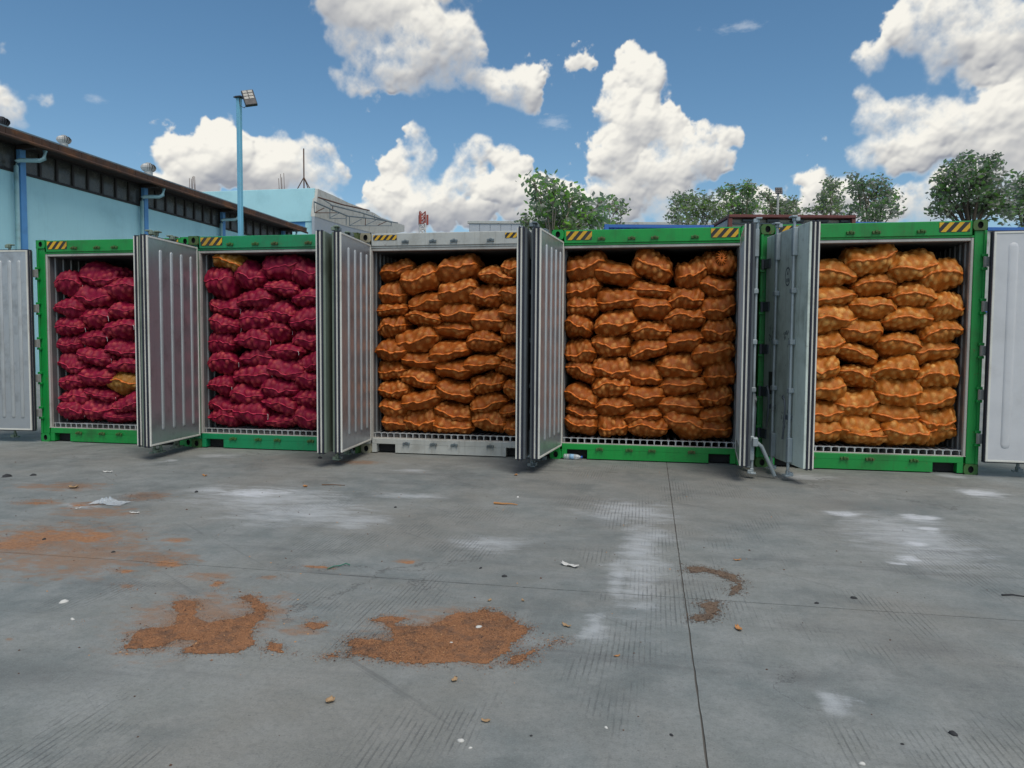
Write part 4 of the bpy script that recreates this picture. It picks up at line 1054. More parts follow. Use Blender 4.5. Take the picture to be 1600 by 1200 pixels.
# ------------------------------------------------------------------ blue building with the white canopy
YF = 38.0
pr = on_y(492, 296, YF); xr = pr[0]; zt = pr[2]; xl = xr-9.5
bb = empty('blue_building', (xr-4, YF, 0), label='light blue flat-roofed building behind the warehouse, with a mast on top', category='building')
def BBd(mb, name, m, **t):
    o = mb.build(name, m, bb, **t); o.matrix_parent_inverse = Matrix.Translation((-(xr-4), -YF, 0)); return o
BBd(MB().box((xl, YF, 0), (xr, YF+14, zt)), 'wall', M['blue_wall'])
BBd(MB().box((xl-0.1, YF-0.22, zt-2.15), (xr+0.05, YF-0.001, zt+0.05), bev=0.02), 'parapet', M['blue_wall'])
for x in (on_y(436, 340, YF)[0], xr-0.35):
    BBd(MB().box((x-0.30, YF-0.16, 0), (x+0.30, YF-0.001, zt-2.152), bev=0.02), 'pilaster', M['blue_wall'])
BBd(MB().box((on_y(443, 340, YF)[0], YF-0.10, zt-2.50), (xr-0.66, YF-0.001, zt-2.152)), 'recess_line', M['blue_trim'])
# white canopy on the building's right flank
XC = xr+0.25
def cx(px, py, X=XC): p = on_x(px, py, X); return (p[1], p[2])
up_ = [cx(*p) for p in ((497, 295), (520, 305), (545, 317), (566, 325), (585, 333), (596, 340), (632, 352), (632, 362))]
lo_ = [cx(*p) for p in ((600, 368), (575, 362), (540, 353), (492, 338))]
can = empty('entrance_canopy', (XC, up_[0][0], 0), label='long off-white canopy fascia receding beside the blue building', category='canopy')
o = MB().prism(up_+lo_, (XC, 0, 0), (0, 1, 0), (0, 0, 1), (-0.30, 0, 0)).build('fascia_panel', M['white'], can); o.matrix_parent_inverse = Matrix.Translation((-XC, -up_[0][0], 0))
sf = [cx(492, 338), cx(540, 353), cx(575, 362), cx(600, 368), cx(600, 420), cx(492, 420)]
o = MB().prism(sf, (XC-0.02, 0, 0), (0, 1, 0), (0, 0, 1), (-0.2, 0, 0)).build('shaded_soffit', M['greysheet'], can); o.matrix_parent_inverse = Matrix.Translation((-XC, -up_[0][0], 0))
o = MB().box((XC-0.6, up_[0][0]+1, 0), (XC-0.4, up_[0][0]+24, 7.5)).build('flank_wall', M['greysheet'], can); o.matrix_parent_inverse = Matrix.Translation((-XC, -up_[0][0], 0))
tr = empty('awning_truss', (XC+0.8, up_[0][0], 0), label='bare steel truss frame bolted along the off-white canopy', category='truss')
def zc(x, y): return on_x(460+x/6.667, 280+y/6.667, XC+0.8)
segs = [[(250, 190), (500, 265), (780, 325)], [(205, 235), (400, 320), (560, 385), (800, 410), (1075, 455)], [(380, 270), (700, 350), (1010, 450)], [(280, 200), (400, 275)],
        [(210, 350), (440, 350)], [(370, 410), (540, 410)], [(575, 485), (1010, 485)], [(370, 310), (370, 410)], [(400, 270), (400, 330)], [(540, 370), (540, 480)],
        [(575, 385), (575, 485)], [(725, 360), (725, 410)], [(740, 410), (740, 480)], [(835, 375), (835, 410)], [(1010, 455), (1010, 488)], [(760, 320), (755, 350)],
        [(210, 350), (310, 300)], [(370, 400), (470, 350)], [(580, 480), (700, 415)], [(740, 480), (870, 415)], [(870, 480), (960, 440)], [(210, 350), (205, 235)]]
for q, sg in enumerate(segs):
    o = MB().tube([tuple(zc(*p)) for p in sg], 0.05 if q < 3 else 0.03, 6).build('truss_member', M['bar'] if q % 4 else M['rustm'], tr)
    o.matrix_parent_inverse = Matrix.Translation((-(XC+0.8), -up_[0][0], 0))
# mast and starter bars on the roof
mp = on_y(475, 293, YF+1.5); mtop = on_y(475, 232, YF+1.5)
ms = empty('roof_mast', (mp[0], mp[1], mp[2]-0.3), label='thin rusty lightning mast on three legs on the blue building', category='mast')
hm = mtop[2]-mp[2]+0.3
MB().tube([(0, 0, 0), (0, 0, hm)], 0.045, 6).build('mast_pole', M['rustm'], ms)
for dx, dy in ((-0.6, 0), (0.5, 0.1), (0.1, 0.7)): MB().tube([(dx, dy, 0.05), (0, 0, 1.0)], 0.035, 6).build('leg', M['rustm'], ms)
for px, n, lab in ((302, 5, 'rusty starter bars rising above the warehouse roofline'), (441, 4, 'rusty starter bars on the blue building left of the mast')):
    b = on_y(px, 293, YF+1.0); e = empty('starter_bars', (b[0], b[1], b[2]-0.35), label=lab, category='rebar')
    for q in range(n): MB().tube([((q-n/2)*0.11, 0.1*(q % 2), 0), ((q-n/2)*0.11+random.uniform(-.05, .05), 0, random.uniform(0.95, 1.35))], 0.018, 5).build('bar', M['rustm'], e)

# ------------------------------------------------------------------ grey shed far behind, lattice tower, sheds and stacks
gl, gr_ = at_depth(733, 345, 95), at_depth(1456, 342, 95)
ux = (gr_-gl); L_ = math.hypot(ux[0], ux[1]); ang = math.atan2(ux[1], ux[0])
gs = empty('grey_shed', (gl[0], gl[1], 0), ang, label='long low grey clad shed on the horizon behind the containers', category='shed')
hg = gl[2]; npan = 44; pw = L_/npan
pm_ = MB().box((0.02, 0, 0), (pw-0.02, 0.12, hg-0.35), bev=0.02).mesh('cladding_panel', M['greysheet'])
for q in range(npan): o = link('cladding_panel', pm_, gs); o.location = (q*pw, 0, 0)
MB().box((-0.2, -0.12, hg-0.35), (L_+0.2, 0.25, hg), bev=0.03).build('roof_edge', M['greyp'], gs)
MB().box((0, 0.13, 0), (L_, 22, hg-0.4)).build('shed_body', M['greysheet'], gs)

tb = at_depth(660, 372, 150); tt = at_depth(660, 331, 150); ht = tt[2]
tw = empty('lattice_tower', (tb[0], tb[1], 0), 0.4, label='red and white lattice telecom tower behind the grey container', category='tower')
seg = 12
for q in range(seg):
    z0, z1 = ht*q/seg, ht*(q+1)/seg; w0 = 1.6-1.05*min(1, q/seg*1.15); w1 = 1.6-1.05*min(1, (q+1)/seg*1.15)
    mb = MB(); c4 = [(-1, -1), (1, -1), (1, 1), (-1, 1)]
    for i4 in range(4):
        a_, b_ = c4[i4], c4[(i4+1) % 4]
        mb.tube([(a_[0]*w0, a_[1]*w0, z0), (a_[0]*w1, a_[1]*w1, z1)], 0.10, 5)
        for k4 in range(2):
            za, zb = z0+(z1-z0)*k4/2, z0+(z1-z0)*(k4+1)/2
            wa, wb = w0+(w1-w0)*k4/2, w0+(w1-w0)*(k4+1)/2
            mb.tube([(a_[0]*wa, a_[1]*wa, za), (b_[0]*wb, b_[1]*wb, zb)], 0.07, 4).tube([(b_[0]*wa, b_[1]*wa, za), (a_[0]*wb, a_[1]*wb, zb)], 0.07, 4)
            mb.tube([(a_[0]*wa, a_[1]*wa, za), (b_[0]*wa, b_[1]*wa, za)], 0.07, 4)
    mb.build('tower_section', M['red'] if q % 2 else M['mwhite'], tw, kind='stuff')
for a_ in range(3):
    t_ = a_*2.1; MB().box((math.cos(t_)*1.0-0.2, math.sin(t_)*1.0-0.2, ht-2.6), (math.cos(t_)*1.0+0.2, math.sin(t_)*1.0+0.2, ht-0.6), bev=0.03).build('antenna', M['red'], tw)

def stack(px0, px1, py, d, m, lab, levels=2, cat='shipping container'):
    a, b = at_depth(px0, py, d), at_depth(px1, py, d); w = math.hypot(b[0]-a[0], b[1]-a[1]); an = math.atan2(b[1]-a[1], b[0]-a[0])
    H = a[2]/levels
    for lv in range(levels):
        e = empty('stacked_container', (a[0], a[1], lv*H), an, label=(lab if lv == levels-1 else lab.replace('top', 'lower')), category=cat, group='containers stacked behind the row')
        n = int(w/0.28); mb = MB(); prof = []
        for q in range(n):
            x = w*q/n; s_ = w/n; prof += [(x, 0.05), (x+s_*0.3, 0.05), (x+s_*0.5, 0.09), (x+s_*0.8, 0.09)]
        prof.append((w, 0.05)); k_ = len(prof)
        mb.add([(p[0], p[1], 0.15) for p in prof]+[(p[0], p[1], H-0.12) for p in prof], [(i, i+1, k_+i+1, k_+i) for i in range(k_-1)])
        mb.build('corrugated_side', m, e)
        MB().box((0.0, 0.1, 0.02), (w, 2.44, H-0.01)).build('body', m, e)
        MB().box((0.0, 0, H-0.12), (w, 0.10, H-0.004), bev=0.01).build('top_rail', M['bluec'], e)
        MB().box((0.0, 0, 0.01), (w, 0.10, 0.15), bev=0.01).build('bottom_rail', m, e)
        for x in (0, w): MB().box((x-0.08, -0.02, 0.005), (x+0.08, 0.12, H-0.001), bev=0.01).build('corner_post', m, e)
stack(948, 1112, 350.5, 27, M['bluec'], 'blue container on top of its stack, seen above the fourth container')
stack(1338, 1520, 346.5, 28, M['bluec'], 'blue container on top of its stack, seen above the rightmost container')
stack(1530, 1760, 354.5, 25, M['greyp'], 'pale container with blue rail on top, above the white open door at right')

a, b = at_depth(1141, 338, 27), at_depth(1334, 334, 27); w = math.hypot(b[0]-a[0], b[1]-a[1]); an = math.atan2(b[1]-a[1], b[0]-a[0]); H = a[2]+0.06
sh = empty('framed_shelter', (a[0], a[1], 0), an, label='grey-walled shelter with a maroon edge frame behind the two right containers', category='shelter')
MB().box((0, 0.3, 0), (w, 2.6, H-0.12)).build('wall', M['greyp'], sh)
MB().box((-0.06, -0.08, H-0.10), (w+0.06, 2.7, H), bev=0.01).build('edge_beam', M['maroon'], sh)
for x in (0, w): MB().box((x-0.07, -0.04, 0), (x+0.07, 0.12, H-0.102), bev=0.01).build('post', M['maroon'], sh)
for q in range(5):
    x = 0.5+q*(w-0.9)/4; MB().box((x, 0.12, H-0.22), (x+0.45, 0.298, H-0.13), bev=0.01).build('roof_pipe', M['slate'], sh)
MB().tube([(0.1, 0.2, H-0.28), (w-0.1, 0.2, H-0.26)], 0.03, 6).build('roof_pipe', M['bar'], sh)

# ------------------------------------------------------------------ flood lights
pb = at_depth(376, 360, 19.4); hp = at_depth(376, 157, 19.4)[2]
fl = empty('floodlight_pole', (pb[0], pb[1], 0), -0.15, label='sky blue square pole carrying one dark floodlight, behind the second container', category='floodlight')
MB().box((-0.055, -0.055, 0), (0.055, 0.055, hp), bev=0.012).build('pole', M['bluepole'], fl)
MB().box((-0.10, -0.10, hp), (0.10, 0.10, hp+0.02)).build('pole_cap', M['lampbody'], fl)
MB().tube([(-0.12, 0, hp+0.05), (0.06, -0.02, hp+0.04), (0.22, -0.05, hp-0.04)], 0.022, 8).build('bracket', M['lampbody'], fl)
MB().tube([(0.05, -0.05, hp-0.02), (0.08, -0.06, hp-0.22), (0.20, -0.05, hp-0.28), (0.30, -0.04, hp-0.20)], 0.009, 6).build('cable', M['lampbody'], fl)
lp = bpy.data.objects.new('lamp_head', None); COL.objects.link(lp); lp.parent = fl; lp.location = (0.36, -0.05, hp-0.05); lp.rotation_euler = (R(-28), R(-14), R(40)); lp.empty_display_size = 0.1
MB().box((-0.15, -0.04, -0.25), (0.15, 0.05, 0.25), bev=0.015).build('housing', M['lampbody'], lp)
for i_ in range(3):
    for j_ in range(2): MB().box((-0.125+j_*0.13, -0.048, -0.06+i_*0.10), (-0.015+j_*0.13, -0.041, 0.02+i_*0.10), bev=0.004).build('led_module', M['led'], lp)
fb = at_depth(1215, 336, 62); zf = at_depth(1215, 302, 62)[2]
f2 = empty('floodlight_pole', (fb[0], fb[1], 0), 0.0, label='distant grey pole with a small square floodlight among the trees', category='floodlight')
MB().tube([(0, 0, 0), (0, 0, zf)], 0.13, 8, r2=0.09).build('pole', M['vent'], f2)
l2 = bpy.data.objects.new('lamp_head', None); COL.objects.link(l2); l2.parent = f2; l2.location = (0.05, -0.1, zf+0.2); l2.rotation_euler = (R(-20), 0, 0.1)
for i_ in range(3):
    for j_ in range(3): MB().box((-0.28+j_*0.19, -0.03, -0.28+i_*0.19), (-0.12+j_*0.19, 0.02, -0.12+i_*0.19), bev=0.01).build('led_module', M['lampbody'], l2)
MB().box((-0.31, 0.02, -0.31), (0.29, 0.06, 0.29)).build('housing', M['slate'], l2)

# ------------------------------------------------------------------ trees
def tree(px, d, blobs, n, leaf, mleaf, label, mbark='bark2', cat='tree', trunk_r=0.14, seed=1, gap=0.45, droop=0.0, name='tree'):
    rg = np.random.default_rng(seed)
    base = at_depth(px, 420, d); bx, by = base[0], base[1]
    e = empty(name, (bx, by, 0), label=label, category=cat)
    cen = []
    for (x, y, rx, ry) in blobs:
        dd = d*(1+rg.uniform(-0.03, 0.03)); c = at_depth(x, y, dd); s_ = dd/F_PX
        cen.append((c-np.array([bx, by, 0]), rx*s_, (rx+ry)/2*s_*1.1, ry*s_))
    zmin = min(c[0][2]-c[3] for c in cen)
    tb_ = MB()
    mid = np.array([0.0, 0.0, max(1.0, zmin*0.92)])
    tb_.tube([(0, 0, 0), (0.05, 0.03, mid[2]*0.5), tuple(mid)], trunk_r, 8, r2=trunk_r*0.7)
    tb_.build('trunk', M[mbark], e)
    lb = MB()
    for (c, a_, b_, h_) in cen:
        m_ = mid*0.45+c*0.55+rg.normal(0, 0.12, 3)*[1, 1, 0.4]
        lb.tube([tuple(mid-[0, 0, 0.2]), tuple(m_), tuple(c+[0, 0, h_*0.3])], trunk_r*0.42, 6, r2=0.012)
        for _ in range(5):
            t_ = c+rg.normal(0, 0.5, 3)*[a_, b_, h_]
            lb.tube([tuple(m_*0.4+c*0.6), tuple(t_)], 0.022, 4, r2=0.006)
    lb.build('limbs', M[mbark], e, kind='stuff')
    vol = np.array([a_*b_*h_ for _, a_, b_, h_ in cen])**0.72; leaf *= 1.55; cnt = (n*0.26*vol/vol.sum()).astype(int)+8
    P_, S_ = [], []
    for (c, a_, b_, h_), k_ in zip(cen, cnt):
        nc = max(3, int(k_/16)); cl = rg.normal(0, 1, (nc, 3)); cl /= np.linalg.norm(cl, axis=1, keepdims=True); cl *= rg.uniform(0.25, 1.0, (nc, 1))**0.6
        cl = cl*[a_, b_, h_]; which = rg.integers(0, nc, k_)
        sp = leaf*0.80
        p = cl[which]+rg.normal(0, sp, (k_, 3))*[1, 1, 0.75]; P_.append(p+c); S_.append(np.repeat(rg.uniform(0, 1, nc), 1)[which])
    P_ = np.vstack(P_); tone = np.concatenate(S_); N = len(P_)
    u_ = rg.normal(0, 1, (N, 3)); u_[:, 2] *= 0.6; u_[:, 2] -= droop; u_ /= np.linalg.norm(u_, axis=1, keepdims=True)
    v_ = np.cross(u_, rg.normal(0, 1, (N, 3))); v_ /= np.linalg.norm(v_, axis=1, keepdims=True)
    sz = (leaf*rg.uniform(0.6, 1.25, N))[:, None]
    V_ = np.stack([P_-u_*sz*0.5, P_+v_*sz*0.27, P_+u_*sz*0.5, P_-v_*sz*0.27], 1).reshape(-1, 3)
    me = bpy.data.meshes.new('crown'); me.from_pydata(V_.tolist(), [], [(4*i, 4*i+1, 4*i+2, 4*i+3) for i in range(N)])
    at = me.attributes.new('tone', 'FLOAT', 'POINT'); at.data.foreach_set('value', np.repeat(tone, 4).astype(np.float32))
    me.materials.append(M[mleaf]); me.update(); link('crown', me, e)
    return e
tree(862, 30, [(831,281,7,5),(834,290,4,7),(853,279,5,4),(854,291,4,6),(866,290,9,5),(837,302,5,8),(843,312,6,6),(865,306,11,8),(858,318,10,8),(847,330,13,8),(883,308,8,6),(897,306,9,8),(890,316,5,4),
               (848,348,8,9),(877,340,14,10),(895,334,11,9),(890,350,15,8),(874,356,20,6),(917,327,8,10),(917,337,9,6),(942,314,4,6),(936,329,7,6),(930,340,8,7),(925,350,9,6),(940,349,9,6),(908,340,6,5)],
     5200, 0.19, 'leaf_a', 'straggly broad-leaved tree directly behind the fourth container', 'bark', trunk_r=0.09, seed=3, droop=0.5)
tree(958, 34, [(957,314,6,3),(966,320,10,3),(952,321,7,2.5),(972,328,9,2.5),(962,327,8,2.5),(962,350,9,6),(948,322,4,2)], 900, 0.14, 'leaf_b', 'small flat-topped tree right of the straggly broad-leaved tree', 'bark', trunk_r=0.05, seed=4)
tree(825, 30, [(824,349,7,7),(820,344,4,5),(829,352,6,5)], 500, 0.12, 'leaf_b', 'small twiggy shrub top above the doors of the grey container', trunk_r=0.04, seed=44)
tree(1085, 60, [(1063,318,14,16),(1056,332,12,12),(1082,312,15,12),(1082,332,18,16),(1102,318,15,14),(1104,336,16,12),(1122,326,12,14),(1068,345,22,8),(1130,340,12,10),(1050,343,8,6)],
     7000, 0.21, 'leaf_b', 'airy green tree leftmost of those beyond the blue container', seed=5, trunk_r=0.16)
tree(1160, 60, [(1128,303,8,9),(1142,298,10,8),(1160,292,14,8),(1170,300,12,10),(1165,315,17,14),(1152,327,16,14),(1178,330,14,12),(1140,315,10,10),(1145,342,22,8)],
     7000, 0.21, 'leaf_a', 'bushy green tree just left of the distant floodlight', seed=6, trunk_r=0.16)
tree(1207, 64, [(1198,303,9,9),(1205,318,12,12),(1225,318,14,10),(1232,328,12,9),(1240,314,9,8),(1212,332,18,9),(1247,333,9,6)], 5000, 0.2, 'leaf_b', 'thin green tree standing behind the distant floodlight', seed=7)
tree(1294, 58, [(1297,288,12,8),(1302,300,16,10),(1288,308,12,8),(1296,320,14,10),(1310,314,10,8),(1284,326,12,7),(1270,330,12,5),(1306,332,12,8)], 4200, 0.2, 'leaf_b', 'slim tree above the right end of the maroon-framed shelter', seed=8)
tree(1358, 52, [(1335,276,8,6),(1346,284,16,10),(1340,298,14,10),(1358,300,16,12),(1374,287,12,10),(1384,298,14,10),(1392,305,8,12),(1352,318,18,12),(1380,322,18,12),(1398,328,12,8),(1340,330,16,9),(1368,338,30,7)],
     7500, 0.2, 'leaf_c', 'dark twin-crowned tree right of the slim tree', seed=9, trunk_r=0.18)
tree(1515, 42, [(1508,252,20,9),(1551,256,18,10),(1490,268,20,13),(1534,272,32,17),(1470,285,13,14),(1515,296,30,18),(1555,298,26,22),(1476,305,16,10),(1472,327,18,13),(1500,325,24,12),(1530,322,24,16),(1560,328,24,16),(1462,305,7,10)],
     15000, 0.2, 'leaf_c', 'largest dark green tree, standing behind the rightmost container', seed=10, trunk_r=0.25)
tree(1600, 44, [(1597,275,12,10),(1588,300,14,16),(1605,300,22,26),(1590,328,26,18),(1630,290,30,34),(1640,330,34,24)], 9000, 0.2, 'leaf_c', 'dark tree cut by the right edge of the photo', seed=12, trunk_r=0.22)

# ------------------------------------------------------------------ debris on the concrete
def pal(name, cols, rough=0.8):
    m = bpy.data.materials.new(name); m.use_nodes = True; k = NT(m.node_tree); bs = k.n['Principled BSDF']
    g = k.n.new('ShaderNodeNewGeometry')
    n = k.noise(g.outputs['Position'], 150.0, 5.0, 0.8); n2 = k.noise(g.outputs['Position'], 9.0, 6.0, 0.7)
    c = k.mix(k.sstep(n, 0.32, 0.68), C4(cols[0]), C4(cols[1])); c = k.mix(k.math('MULTIPLY', k.sstep(n2, 0.44, 0.66), 0.7), c, C4(cols[2]))
    k.l.new(c, bs.inputs['Base Color']); bs.inputs['Roughness'].default_value = rough
    b = k.n.new('ShaderNodeBump'); b.inputs['Strength'].default_value = 0.8; b.inputs['Distance'].default_value = 0.004; k.l.new(n, b.inputs['Height']); k.l.new(b.outputs[0], bs.inputs['Normal'])
    return m
M['skin'] = pal('onion_skin_litter', ((0.16, 0.070, 0.030), (0.40, 0.185, 0.078), (0.11, 0.068, 0.046)))
M['skin2'] = pal('pale_skin_flakes', ((0.40, 0.20, 0.08), (0.60, 0.36, 0.17), (0.30, 0.14, 0.06)))
M['skin3'] = pal('dark_skin_flakes', ((0.06, 0.03, 0.02), (0.14, 0.065, 0.035), (0.04, 0.025, 0.02)))
M['silt'] = pal('brown_silt', ((0.12, 0.085, 0.06), (0.20, 0.135, 0.085), (0.10, 0.08, 0.065)))
def patch(poly, label, density, name='onion_skin_litter', mats=None, h=0.0025, seed=1, fl=(0.0025, 0.0075), base=True):
    pts = np.array([on_z(x, y)[:2] for x, y in poly]); rg = np.random.default_rng(seed)
    x0, y0 = pts.min(0)-0.05; x1, y1 = pts.max(0)+0.05
    def sdist(P):
        n = len(pts); ins = np.zeros(len(P), bool); dm = np.full(len(P), 9.0)
        for i in range(n):
            a, b = pts[i], pts[(i+1) % n]
            c = ((a[1] > P[:, 1]) != (b[1] > P[:, 1])) & (P[:, 0] < (b[0]-a[0])*(P[:, 1]-a[1])/(b[1]-a[1]+1e-12)+a[0]); ins ^= c
            t = np.clip(((P-a)@(b-a))/((b-a)@(b-a)+1e-12), 0, 1); dm = np.minimum(dm, np.linalg.norm(P-(a+t[:, None]*(b-a)), axis=1))
        return np.where(ins, dm, -dm)
    ph = rg.uniform(0, 6.28, 12)
    def wob(P):
        v = 0
        for i, f in enumerate((9, 17, 31, 57, 90, 150)): v = v+np.sin(P[:, 0]*f+ph[i]+2*np.sin(P[:, 1]*f*0.7+ph[i+6]))*np.sin(P[:, 1]*f*1.1+ph[i+5])/(1+i*0.7)
        return v
    c0 = pts.mean(0)
    e = empty(name, (c0[0], c0[1], 0), label=label, category='litter', kind='stuff') if False else None
    V, F, Mi = [], [], []
    if base:
        g = 0.011; nx, ny = int((x1-x0)/g)+1, int((y1-y0)/g)+1
        gx, gy = np.meshgrid(x0+np.arange(nx)*g, y0+np.arange(ny)*g, indexing='ij'); P = np.stack([gx.ravel(), gy.ravel()], 1)
        P = P+rg.uniform(-0.35, 0.35, P.shape)*g
        s = sdist(P)+wob(P)*0.020-0.012
        z = 0.0012+np.clip(s/0.12, 0, 1)*h*(0.5+0.35*wob(P)*0.4+0.5)+rg.uniform(0, 0.0012, len(P)); z = np.maximum(z, 0.001)
        keep = (s > 0).reshape(nx, ny)
        V = np.column_stack([P-c0, z]).tolist()
        for i in range(nx-1):
            for j in range(ny-1):
                if keep[i, j] and keep[i+1, j] and keep[i, j+1] and keep[i+1, j+1]: F.append((i*ny+j, (i+1)*ny+j, (i+1)*ny+j+1, i*ny+j+1)); Mi.append(0)
    area = (x1-x0)*(y1-y0); n = int(area*density); P = rg.uniform([x0, y0], [x1, y1], (n, 2))
    s = sdist(P)+wob(P)*0.012; ok = s+rg.exponential(0.024, n)*1.0 > 0; ok &= (s > -0.12)
    ok &= rg.random(n) < np.clip(0.62+0.30*wob(P*0.6+3.0), 0.18, 1)
    P = P[ok]; s = s[ok]; n = len(P)
    L = rg.uniform(*fl, n)*np.where(rg.random(n) < 0.04, 2.2, 1.0); W_ = L*rg.uniform(0.25, 0.7, n); th = rg.uniform(0, 6.28, n); tl = rg.normal(0, 0.28, (n, 2))
    zb = 0.002+np.clip(s/0.12, 0, 1)*h+rg.uniform(0, 0.003, n)
    dx, dy = np.cos(th), np.sin(th); b0 = len(V)
    cor = []
    for su, sv in ((-.5, -.3), (.1, -.5), (.5, .2), (-.1, .5)):
        X = P[:, 0]-c0[0]+L*su*dx-W_*sv*dy; Y = P[:, 1]-c0[1]+L*su*dy+W_*sv*dx; Z = zb+L*su*tl[:, 0]*0.7+W_*sv*tl[:, 1]
        cor.append(np.column_stack([X, Y, np.maximum(Z, 0.0015)]))
    VV = np.stack(cor, 1).reshape(-1, 3); V = V+VV.tolist(); F = F+[(b0+4*i, b0+4*i+1, b0+4*i+2, b0+4*i+3) for i in range(n)]
    r_ = rg.random(n); Mi = Mi+np.where(r_ < 0.68, 0, np.where(r_ < 0.78, 1, 2)).tolist()
    me = bpy.data.meshes.new(name); me.from_pydata(V, [], F)
    for m in (mats or [M['skin'], M['skin2'], M['skin3']]): me.materials.append(m)
    me.polygons.foreach_set('material_index', Mi); me.update()
    o = link(name, me, None, label=label, category='litter', kind='stuff'); o.location = (c0[0], c0[1], 0); return o
def z5(l): return [(480+x/3, 920+y/3) for x, y in l]
def z4(l): return [(x/3, 940+y/3) for x, y in l]
def z1(l): return [(x/3, 680+y/3) for x, y in l]
def z6(l): return [(1000+x/2.667, 860+y/2.667) for x, y in l]
patch(z5([(50,320),(170,300),(150,250),(200,225),(290,235),(380,240),(360,160),(310,145),(380,125),(485,130),(420,165),(560,165),(700,105),(760,110),(830,95),(930,125),(1050,185),(1000,250),(950,300),(880,360),(820,375),(740,355),(560,360),(400,355),(330,330),(240,320),(100,330)]),
      'largest spread of orange-brown onion skins, front centre of the concrete', 42000, seed=2)
patch(z5([(920,350),(1000,290),(1070,275),(1105,300),(1060,330),(980,365)]), 'small strip of onion skins right below the largest spread', 42000, seed=3)
patch(z5([(1110,235),(1160,225),(1215,230),(1210,260),(1120,275)]), 'small square tuft of onion skins right of the largest spread', 42000, seed=4)
patch(z4([(565,225),(610,160),(690,120),(790,110),(800,60),(800,0),(850,-30),(930,0),(940,60),(1000,90),(1100,70),(1180,50),(1150,-10),(1120,-20),(1180,-40),(1240,0),(1275,50),(1190,100),(1185,200),(1120,245),(1040,255),(960,250),(840,250),(850,215),(900,190),(830,190),(780,220),(700,235),(570,235)]),
      'second spread of onion skins, left of the largest one', 30000, seed=5, h=0.003)
patch(z4([(1215,230),(1270,190),(1320,200),(1375,245),(1280,250)]), 'small heap of onion skins between the two big spreads', 18000, seed=6)
patch(z4([(1480,260),(1530,240),(1640,238),(1640,262),(1540,272)]), 'thin tail of onion skins left of the largest spread', 16000, seed=7)
patch(z4([(1410,110),(1450,75),(1530,120),(1480,130)]), 'small tuft of onion skins above the gap between spreads', 14000, seed=8, h=0.003)
patch(z4([(240,122),(330,98),(410,90),(330,112)]), 'faint streak of onion skins at far left front', 9000, seed=9, h=0.002, base=False)
for i_, (pl, lab) in enumerate([([(670,600),(720,560),(850,575),(930,610),(860,632),(700,620)], 'oval dusting of orange skins left of centre'),
        ([(500,625),(620,640),(640,660),(560,662)], 'short orange skin streak below the oval dusting'),
        ([(970,690),(1000,660),(1060,690),(1010,735)], 'teardrop of orange skins left of centre'),
        ([(1380,620),(1560,612),(1575,632),(1460,636)], 'reddish streak of skins beside the green string'),
        ([(530,705),(600,695),(645,710),(630,738),(570,722)], 'clump of skins with white bits at the left'),
        ([(320,328),(430,312),(465,320),(400,335),(330,340)], 'dark orange streak nearest the clear plastic bag'),
        ([(60,312),(190,298),(265,312),(200,326),(80,322)], 'orange streak near the left photo edge'),
        ([(1190,672),(1240,660),(1340,664),(1280,680)], 'broken orange streak left of the reddish one'),
        ([(0,470),(120,430),(300,415),(520,420),(560,470),(600,520),(420,548),(200,545),(0,560)], 'wide thin veil of orange dust and skins at left'),
        ([(540,290),(640,262),(740,285),(770,310),(660,318)], 'dark brown smear of skins beside the clear bag'),
        ([(300,245),(350,238),(480,258),(400,266)], 'brown crumbs line behind the clear plastic bag')]):
    patch(z1(pl), lab, 9000 if i_ != 8 else 3800, seed=20+i_, h=0.002, base=False, mats=[M['skin'], M['skin2'], M['skin3']] if i_ < 9 else [M['skin3'], M['skin'], M['skin3']])
silt = [M['silt'], M['silt'], M['skin3']]
patch(z6([(185,65),(240,62),(330,80),(400,105),(438,150),(425,185),(380,188),(372,165),(385,140),(330,115),(270,95),(190,98)]), 'curved brown silt mark right of the joint', 14000, name='silt_patch', mats=silt, seed=41, h=0.002, fl=(0.004, 0.012))
patch(z6([(230,220),(300,205),(355,210),(330,260),(290,295),(210,298),(205,275),(260,262)]), 'lower brown silt mark beside the joint', 14000, name='silt_patch', mats=silt, seed=42, h=0.002, fl=(0.004, 0.012))
# loose crumbs all over
rg = np.random.default_rng(77); mb = MB(); mb2 = MB()
for q in range(900):
    x, y = rg.uniform(-4.5, 13.5), -0.4-6.7*rg.random()**0.8
    if x > 8.5 and rg.random() < 0.55: continue
    r = rg.uniform(0.002, 0.007)*(1.6 if rg.random() < 0.07 else 1); n = 5; t0 = rg.uniform(0, 6)
    ring = [(x+r*math.cos(t0+2*math.pi*i/n)*rg.uniform(.7, 1.3), y+r*math.sin(t0+2*math.pi*i/n)*rg.uniform(.7, 1.3), 0.0008) for i in range(n)]
    (mb if rg.random() < 0.75 else mb2).add(ring+[(x, y, r*0.9)], [(i, (i+1) % n, n) for i in range(n)])
o = link('scattered_crumbs', mb.mesh('scattered_crumbs', M['skin3']), None, kind='stuff', label='dark crumbs and grit scattered over the whole yard', category='grit')
o = link('scattered_crumbs', mb2.mesh('scattered_crumbs', M['skin2']), None, kind='stuff', label='pale tan flakes scattered over the whole yard', category='grit')

